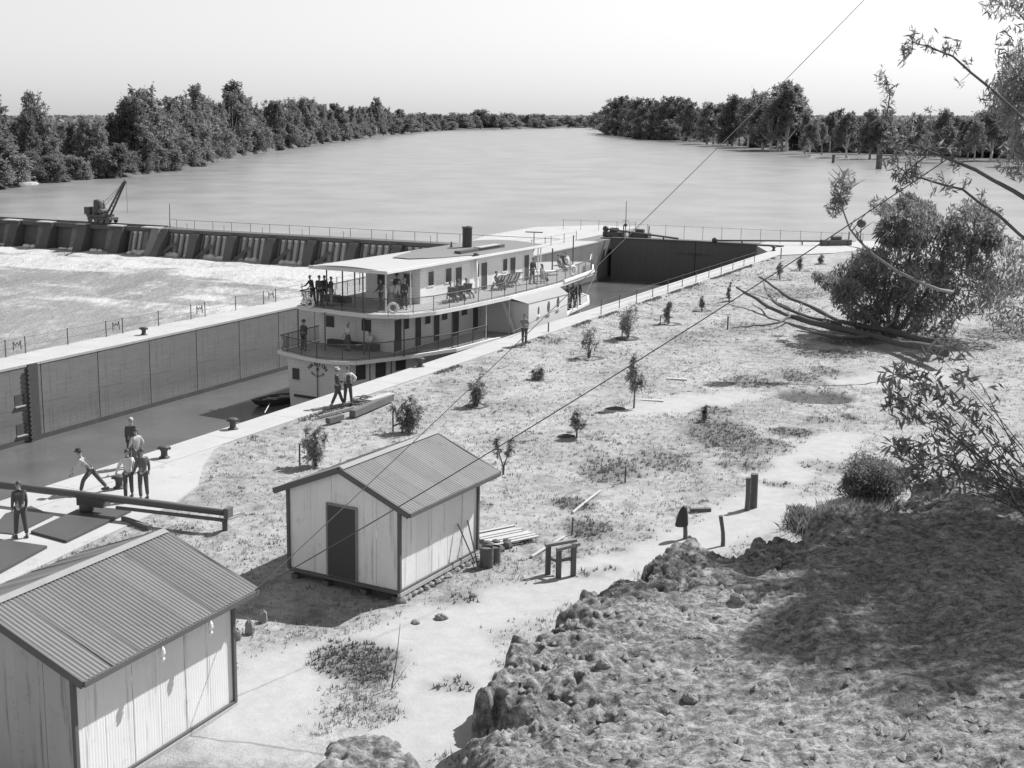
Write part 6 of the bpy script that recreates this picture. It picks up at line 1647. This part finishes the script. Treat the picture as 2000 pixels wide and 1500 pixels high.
def clear(X, Y):
    ok = bank_d(X, Y) < -.3
    for sh, L, wd in ((shedA, 4.3, 3.8), (shedB, 5.1, 4.5)):
        c, s = math.cos(sh.rotation_euler.z), math.sin(sh.rotation_euler.z); dx, dy = X-sh.location.x, Y-sh.location.y
        lx, ly = dx*c+dy*s, -dx*s+dy*c; ok &= ~((lx > -.1) & (lx < L+.1) & (ly > -.1) & (ly < wd+.1))
    a = X*U2[0]+Y*U2[1]; b = X*V2[0]+Y*V2[1]
    ok &= ~((a < 41.5) & (b < -28.5+np.clip((a-33)*-.45, -4, 0)) & (a < 41.5))
    return ok
X, Y = scatter(150000, 41); s_, w_ = masks(X, Y); rr2 = np.random.default_rng(42).uniform(0, 1, len(X))
k_ = clear(X, Y) & (rr2 < (1-s_)*.62*(.25+.75*sstep(.35, .6, fbm(X*.8, Y*.8, 4, 15)))); blades('lawn_grass', X[k_], Y[k_], .075, .022, M_grass, 43, 3, label='short dry grass of the lawn')
r = np.random.default_rng(45); X, Y = scatter(9000, 44); k_ = clear(X, Y) & (fbm(X*.5, Y*.5, 4, 19) > .47); X, Y = X[k_], Y[k_]; s_, w_ = masks(X, Y); k_ = s_ < .6; X, Y = X[k_], Y[k_]
n_ = len(X)//2; Xc, Yc = np.repeat(X, 8)+r.normal(size=len(X)*8)*.07, np.repeat(Y, 8)+r.normal(size=len(X)*8)*.07
blades('dry_grass_clumps', Xc[:n_*8], Yc[:n_*8], .11, .016, M_grass, 46, 2, lean=.8, label='taller clumps of bleached dry grass')
blades('green_grass_clumps', Xc[n_*8:], Yc[n_*8:], .09, .016, M_weed, 47, 2, lean=.9, label='clumps of darker green grass in the lawn')
X, Y = scatter(150000, 51); s_, w_ = masks(X, Y); rr2 = np.random.default_rng(52).uniform(0, 1, len(X))
k_ = clear(X, Y) & (rr2 < w_*1.3-.25) ; X, Y = X[k_], Y[k_]
hole_ = np.hypot((X-WEEDS_SHADE[11][0])/WEEDS_SHADE[11][2], (Y-WEEDS_SHADE[11][1])/WEEDS_SHADE[11][3]) > 1.15
blades('green_weeds', X[hole_], Y[hole_], .10, .028, M_weed, 53, 4, lean=1.4, label='dark low weeds growing in patches')
# weeds along the coping edge and shed footings
r = np.random.default_rng(61); a = r.uniform(42, 124, 2600); b = -32.6+np.abs(r.normal(size=2600))*.22; X, Y = a*U2[0]+b*V2[0], a*U2[1]+b*V2[1]
k_ = fbm(X*.5, Y*.5, 3, 66) > .45; blades('coping_weeds', X[k_], Y[k_], .13, .03, M_weed, 62, 3, label='tufts of weeds along the inner edge of the coping')
# litter of clods on the bank
r = np.random.default_rng(71); X = r.uniform(1, 18, 9000); Y = r.uniform(17, 42, 9000); k_ = bank_d(X, Y) > .6; X, Y = X[k_], Y[k_]
blades('bank_stubble', X[::4], Y[::4], .06, .012, M_grass, 72, 2, bank_z, 1.4, 'dry stubble and litter on the bank')
r = np.random.default_rng(73); X = r.uniform(1, 18, 12000); Y = r.uniform(17, 42, 12000); k_ = bank_d(X, Y) > .5; X, Y = X[k_], Y[k_]; Z = bank_z(X, Y)
base = np.array([(1, 0, 0), (-.5, .87, 0), (-.5, -.87, 0), (0, 0, 1.1)]); fc = np.array([(0, 1, 3), (1, 2, 3), (2, 0, 3)])
sc = .016+.12*r.uniform(0, 1, len(X))**4; ro = r.uniform(0, 6.28, len(X))
vx = np.cos(ro)[:, None]*base[:, 0]-np.sin(ro)[:, None]*base[:, 1]; vy = np.sin(ro)[:, None]*base[:, 0]+np.cos(ro)[:, None]*base[:, 1]
v = np.stack([X[:, None]+vx*sc[:, None], Y[:, None]+vy*sc[:, None], Z[:, None]-.01+base[None, :, 2]*sc[:, None]*r.uniform(.6, 1.2, (len(X), 1))], 2).reshape(-1, 3)
f = (np.arange(len(X))[:, None, None]*4+fc[None]).reshape(-1, 3)
cl = link('loose_clods', np_mesh('loose_clods', v, f, M_stone)); tag(cl, 'loose stones and clods strewn over the bank', 'stones', None, 'stuff')
